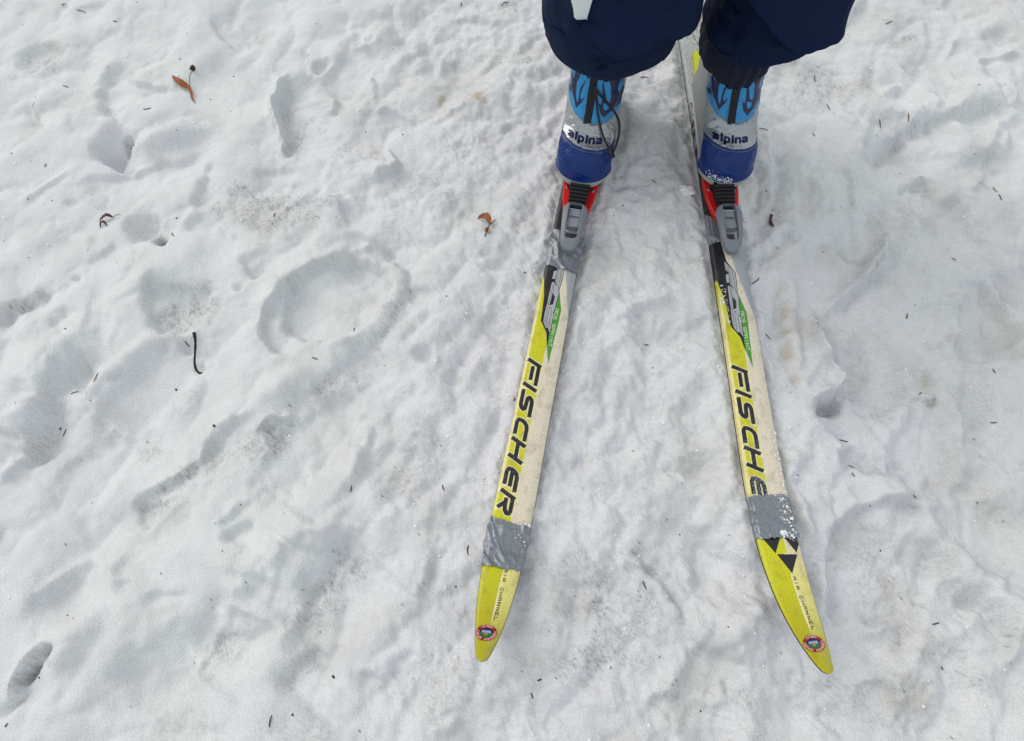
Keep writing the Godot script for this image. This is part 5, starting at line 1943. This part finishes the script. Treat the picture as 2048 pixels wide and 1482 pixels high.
func twig(pts: Array, lift: Array, radii: Array, o: Vector3, n_seed: int) -> Shape:
	var p := metres(pts)
	var path := []
	for i in p.size(): path.append(Vector3(p[i].x, ground(p[i].x, p[i].y) + lift[i] * 0.001, p[i].y) - o)
	var line := smooth_path(path, 8)
	var rng := RandomNumberGenerator.new()
	rng.seed = n_seed
	var rad := PackedFloat32Array()
	for i in line.size():
		var f := float(i) / (line.size() - 1) * (radii.size() - 1)
		var k := mini(int(f), radii.size() - 2)
		rad.append(lerpf(radii[k], radii[k + 1], f - k) * 0.001 * rng.randf_range(0.84, 1.16))
	return tube(line, rad, 9)

func snow_lump(at: Vector3, r: float, label: String, n_seed: int, m: Material, flat := 0.55) -> void:
	var wob := noise(1.3, FastNoiseLite.TYPE_SIMPLEX_SMOOTH, 3, n_seed)
	var rows := []
	for j in 17:
		var a := -PI / 2 + PI * (j + 0.01) / 16.02
		var row := PackedVector3Array()
		for i in 26:
			var g := TAU * i / 26
			var d := Vector3(cos(a) * cos(g), sin(a), cos(a) * sin(g))
			row.append(d * Vector3(1, flat, 0.8) * r * (1.0 + 0.55 * wob.get_noise_3dv(d)))
		rows.append(row)
	var o := part("snow_lump", Shape.new().grid(rows, true).solid(), m, self)
	o.position = at
	tag(o, label, "snow lump", "")

# loose crumbs of snow, thickest on the trodden ground and along the skis
func loose_snow(m: Material) -> void:
	var rng := RandomNumberGenerator.new()
	rng.seed = 23
	var mesh := pebble(Vector3.ZERO, 1.0, rng, 0.7).mesh()
	var where := []
	while where.size() < 1500:
		var x := rng.randf_range(X0, X1)
		var z := rng.randf_range(Z0, Z1)
		var k := int((z - Z0) / STEP) * nfx + int((x - X0) / STEP)
		var left_off := absf((x + 0.0325) * cos(-0.193) - (z + 0.0504) * sin(-0.193))
		var right_off := absf((x - 0.310) - (z + 0.0365) * sin(0.0126))
		var near := minf(left_off, right_off)
		var likely := 0.05 + 0.5 * coarse[k] * coarse[k] + (0.75 if near > 0.026 and near < 0.045 else 0.0)
		if near < 0.026 or rng.randf() > likely: continue
		var r := 0.0006 + 0.0020 * pow(rng.randf(), 4.0)
		where.append(Transform3D(Basis.from_euler(Vector3(rng.randf() * 3.0, rng.randf() * 6.0, 0)).scaled(Vector3.ONE * r), Vector3(x, ground(x, z) + r * 0.1, z)))
	var mm3 := MultiMesh.new()
	mm3.transform_format = MultiMesh.TRANSFORM_3D
	mm3.mesh = mesh
	mm3.instance_count = where.size()
	for i in where.size(): mm3.set_instance_transform(i, where[i])
	var o := MultiMeshInstance3D.new()
	o.name = "snow_grains"
	o.multimesh = mm3
	o.material_override = m
	add_child(o)
	tag(o, "loose white snow grains strewn over the trodden snow and along the skis", "snow", "", "stuff")

# ---------------------------------------------------------------- all of it
func _ready() -> void:
	# camera: held at chest height, looking down and forward
	var cam := Camera3D.new()
	cam.name = "camera"
	cam.position = Vector3(0, 0.89, 0)
	cam.rotation_degrees = Vector3(-65.0, 0, 0)
	cam.fov = 52.87
	cam.near = 0.02
	cam.far = 200.0
	add_child(cam)
	cam.current = true
	# overcast sky, brighter overhead than at the horizon
	var sky_m := ProceduralSkyMaterial.new()
	sky_m.sky_top_color = Color(0.90, 0.925, 0.94)
	sky_m.sky_horizon_color = Color(0.66, 0.68, 0.70)
	sky_m.sky_curve = 0.35
	sky_m.ground_bottom_color = Color(0.6, 0.6, 0.62)
	sky_m.ground_horizon_color = Color(0.66, 0.68, 0.70)
	sky_m.sun_angle_max = 0.0
	var sky := Sky.new()
	sky.sky_material = sky_m
	var env := Environment.new()
	env.background_mode = Environment.BG_SKY
	env.sky = sky
	env.background_energy_multiplier = 0.94
	env.tonemap_mode = Environment.TONE_MAPPER_LINEAR
	env.tonemap_exposure = 1.09
	env.sdfgi_enabled = true
	env.ssao_enabled = true
	env.ssil_enabled = true
	var we := WorldEnvironment.new()
	we.name = "overcast_sky"
	we.environment = env
	add_child(we)
	# the brighter part of the cloud, up left behind the skier
	var sun := DirectionalLight3D.new()
	sun.name = "sun_behind_cloud"
	sun.light_energy = 0.47
	sun.light_color = Color(1.0, 0.985, 0.96)
	sun.light_angular_distance = 45.0
	sun.shadow_enabled = true
	add_child(sun)
	sun.look_at_from_position(Vector3(-1.0, 0.95, -0.7), Vector3.ZERO)

	build_snow()

	var grain := noise_texture(noise(0.05, FastNoiseLite.TYPE_SIMPLEX, 4, 101), 256)
	var weave := noise_texture(noise(0.25, FastNoiseLite.TYPE_CELLULAR, 2, 102), 256)
	var mats := {}
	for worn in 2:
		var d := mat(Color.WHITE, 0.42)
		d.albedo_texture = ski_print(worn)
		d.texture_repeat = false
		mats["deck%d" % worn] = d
	mats.tail = mat(Color.WHITE, 0.45)
	mats.tail.albedo_texture = tail_print()
	mats.tail.texture_repeat = false
	mats.base = mat(srgb(46, 38, 30), 0.5)
	mats.sticker = mat(Color.WHITE, 0.35)
	mats.sticker.albedo_texture = sticker_print()
	mats.tape = grained(mat(srgb(136, 143, 152), 0.34, 0.3), noise_texture(noise(0.02, FastNoiseLite.TYPE_SIMPLEX_SMOOTH, 3, 103), 512), 0.05, 14.0)
	mats.tape.albedo_texture = noise_texture(noise(0.03, FastNoiseLite.TYPE_SIMPLEX, 5, 104), 512, ramp([0.0, Color(0.8, 0.8, 0.8), 0.4, Color(0.94, 0.94, 0.94), 1.0, Color.WHITE]))
	mats.red = grained(mat(srgb(214, 28, 22), 0.4), grain, 0.01, 20.0)
	mats.rubber = grained(mat(srgb(24, 25, 29), 0.55), grain, 0.015, 20.0)
	mats.grey = grained(mat(srgb(122, 129, 138), 0.42), grain, 0.012, 24.0)
	mats.grey_light = grained(mat(srgb(140, 147, 156), 0.4), grain, 0.02, 24.0)
	mats.grey_dark = grained(mat(srgb(78, 82, 88), 0.5), grain, 0.02, 24.0)
	mats.steel = mat(srgb(200, 202, 205), 0.3, 0.9)
	mats.lime = grained(mat(srgb(200, 206, 22), 0.45), grain, 0.02, 20.0)
	var bp := boot_print()
	for r in ["toe_cap", "instep_band", "shaft"]:
		var m := mat(Color.WHITE, 0.42)
		m.albedo_texture = bp
		m.texture_repeat = false
		mats[r] = m
	mats.instep_band.roughness = 0.3
	mats.instep_band.metallic = 0.6
	mats.toe_cap.roughness = 0.34
	mats.toe_cap.metallic_specular = 0.35
	mats.toe_cap.clearcoat_enabled = true
	mats.toe_cap.clearcoat = 0.2
	mats.toe_cap.clearcoat_roughness = 0.28
	for r in ["toe_cap", "instep_band", "shaft"]:
		mats[r].heightmap_enabled = true
		mats[r].heightmap_texture = noise_texture(noise(0.02, FastNoiseLite.TYPE_SIMPLEX_SMOOTH, 5, 105), 512)
		mats[r].heightmap_scale = 0.05
	mats.side_panel = grained(mat(srgb(158, 161, 163), 0.4, 0.2), grain, 0.02, 14.0)
	mats.heel_panel = grained(mat(srgb(96, 99, 112), 0.5), grain, 0.02, 14.0)
	mats.zip_cover = grained(mat(srgb(20, 20, 26), 0.7), weave, 0.03, 40.0)
	mats.outsole = mat(srgb(40, 40, 42), 0.7)
	mats.sole = grained(mat(srgb(168, 174, 166), 0.5), grain, 0.02, 16.0)
	mats.sole_pale = mat(srgb(190, 194, 170), 0.5)
	mats.cord = mat(srgb(16, 17, 22), 0.6)
	mats.cloth = grained(mat(srgb(17, 31, 60), 0.85), weave, 0.025, 30.0)
	mats.cloth.metallic_specular = 0.25
	mats.cloth_dark = grained(mat(srgb(14, 24, 48), 0.9), weave, 0.03, 30.0)
	mats.reflector = grained(mat(srgb(196, 204, 204), 0.4, 0.15), weave, 0.01, 40.0)
	mats.snow = grained(mat(Color(0.86, 0.875, 0.885).linear_to_srgb() * Color(1, 1, 1, 1), 0.85), grain, 0.08, 12.0)
	mats.snow.albedo_color = Color(0.935, 0.94, 0.945)
	mats.needle0 = mat(srgb(92, 54, 34), 0.6)
	mats.needle1 = mat(srgb(54, 38, 32), 0.6)
	mats.needle2 = mat(srgb(120, 76, 48), 0.6)
	mats.needle3 = mat(srgb(96, 36, 30), 0.6)
	mats.crumb = mat(srgb(44, 38, 34), 0.8)
	mats.leaf = grained(mat(srgb(150, 88, 44), 0.55), grain, 0.05, 40.0)
	mats.leaf_pale = grained(mat(srgb(166, 112, 60), 0.55), grain, 0.05, 40.0)
	mats.leaf_red = grained(mat(srgb(74, 34, 32), 0.5), grain, 0.05, 40.0)
	mats.stalk = mat(srgb(104, 102, 100), 0.6)
	mats.nut = grained(mat(srgb(66, 46, 36), 0.75), grain, 0.1, 60.0)
	mats.twig = grained(mat(srgb(48, 44, 40), 0.8), grain, 0.12, 50.0)
	mats.twig_brown = grained(mat(srgb(84, 52, 44), 0.8), grain, 0.12, 50.0)

	build_person(mats)

	boot_regions()
	var left := build_ski("left ski, yellow and cream, tape band whole and the word on its deck unbroken", Vector3(-0.0325, 0, -0.0504), -0.193, 0.0512, 0.2106, 2.06, 0, mats)
	var right := build_ski("right ski, yellow and cream, logo triangles bare below its snowy tape band", Vector3(0.310, 0, -0.0365), 0.0126, 0.0943, 0.294, 2.904, 1, mats)
	tape(left, [165.5, 159.5], [106.0, 106.5], 0.02, 0.98, 0.0010, 201, mats)
	tape(left, [160, 150], [128, 124], 0.02, 0.97, 0.0014, 231, mats, 0.0013)
	tape(left, [589, 577], [526, 519], 0.0, 1.0, 0.0019, 211, mats)
	tape(right, [204.5, 206.0], [151.0, 153.0], 0.02, 0.98, 0.0012, 221, mats)
	tape(right, [626, 600], [569.5, 570], 0.02, 0.46, 0.0012, 241, mats)
	build_binding(left, 5.0, mats)
	build_binding(right, 1.5, mats)

	var lb := build_boot("left ski boot, blue toe, silver band, black drawcord looped over its side", left.node.transform * Vector3(0.004, 0.0, -0.655), -0.193, mats, false)
	build_boot("right ski boot, blue toe dusted with snow, silver band, no drawcord", right.node.transform * Vector3(0.006, 0.0, -0.655), 0.0126 - 0.03, mats, true)
	var c1 := []
	var c2 := []
	var a1 := [-2, 222.8, 4, 212.6, 13.2, 202.1, 24.3, 189.5, 34.9, 174.7, 40.6, 159.7, 42.4, 139.1, 41.2, 122.9, 38.8, 108.8, 35.9, 103.9]
	var a2 := [-0.9, 220.7, 2.3, 206.4, 6.1, 187.4, 9.7, 171.5, 16.6, 146.7, 24.8, 126.1, 33.4, 109.9, 36.3, 104.5]
	for i in range(0, a1.size(), 2): c1.append(on_boot(a1[i], a1[i + 1], 3.5 if i < 10 else 2.0))
	for i in range(0, a2.size(), 2): c2.append(on_boot(a2[i], a2[i + 1], 3.0))
	var cord := part("drawcord", tube(smooth_path(c1, 8), PackedFloat32Array([0.0017]), 8), mats.cord, lb)
	part("drawcord", tube(smooth_path(c2, 8), PackedFloat32Array([0.0015]), 8), mats.cord, lb)
	var rng := RandomNumberGenerator.new()
	rng.seed = 8
	part("cord_stopper", tube(PackedVector3Array([c2[-1] + Vector3(-0.002, 0.002, -0.004), c2[-1], c2[-1] + Vector3(0.004, -0.001, 0.006)]), PackedFloat32Array([0.0036, 0.0042, 0.0028]), 8), mats.cord, lb)

	build_litter(mats)
	loose_snow(mat(Color(0.95, 0.955, 0.96), 0.9))
	dust(right, 148, 210, 2, 23, 150, 61, mats)
	dust(right, 205, 300, 16, 22, 50, 62, mats)
	dust(right, 440, 500, -22, -12, 60, 63, mats)
	dust(left, 120, 170, -4, 23, 16, 64, mats)
	snow_lump(right.node.transform * Vector3(0.0075, right.top(0.158) + 0.0015, -0.158), 0.0042, "small snow lump stuck to the lower edge of the right ski's tape band", 2, mats.snow, 0.45)
	snow_lump(foot([255, -702]) + Vector3(0, 0.001, 0), 0.0135, "yellowish ice lump between the boots and the right ski binding", 3, mats.snow, 0.4)
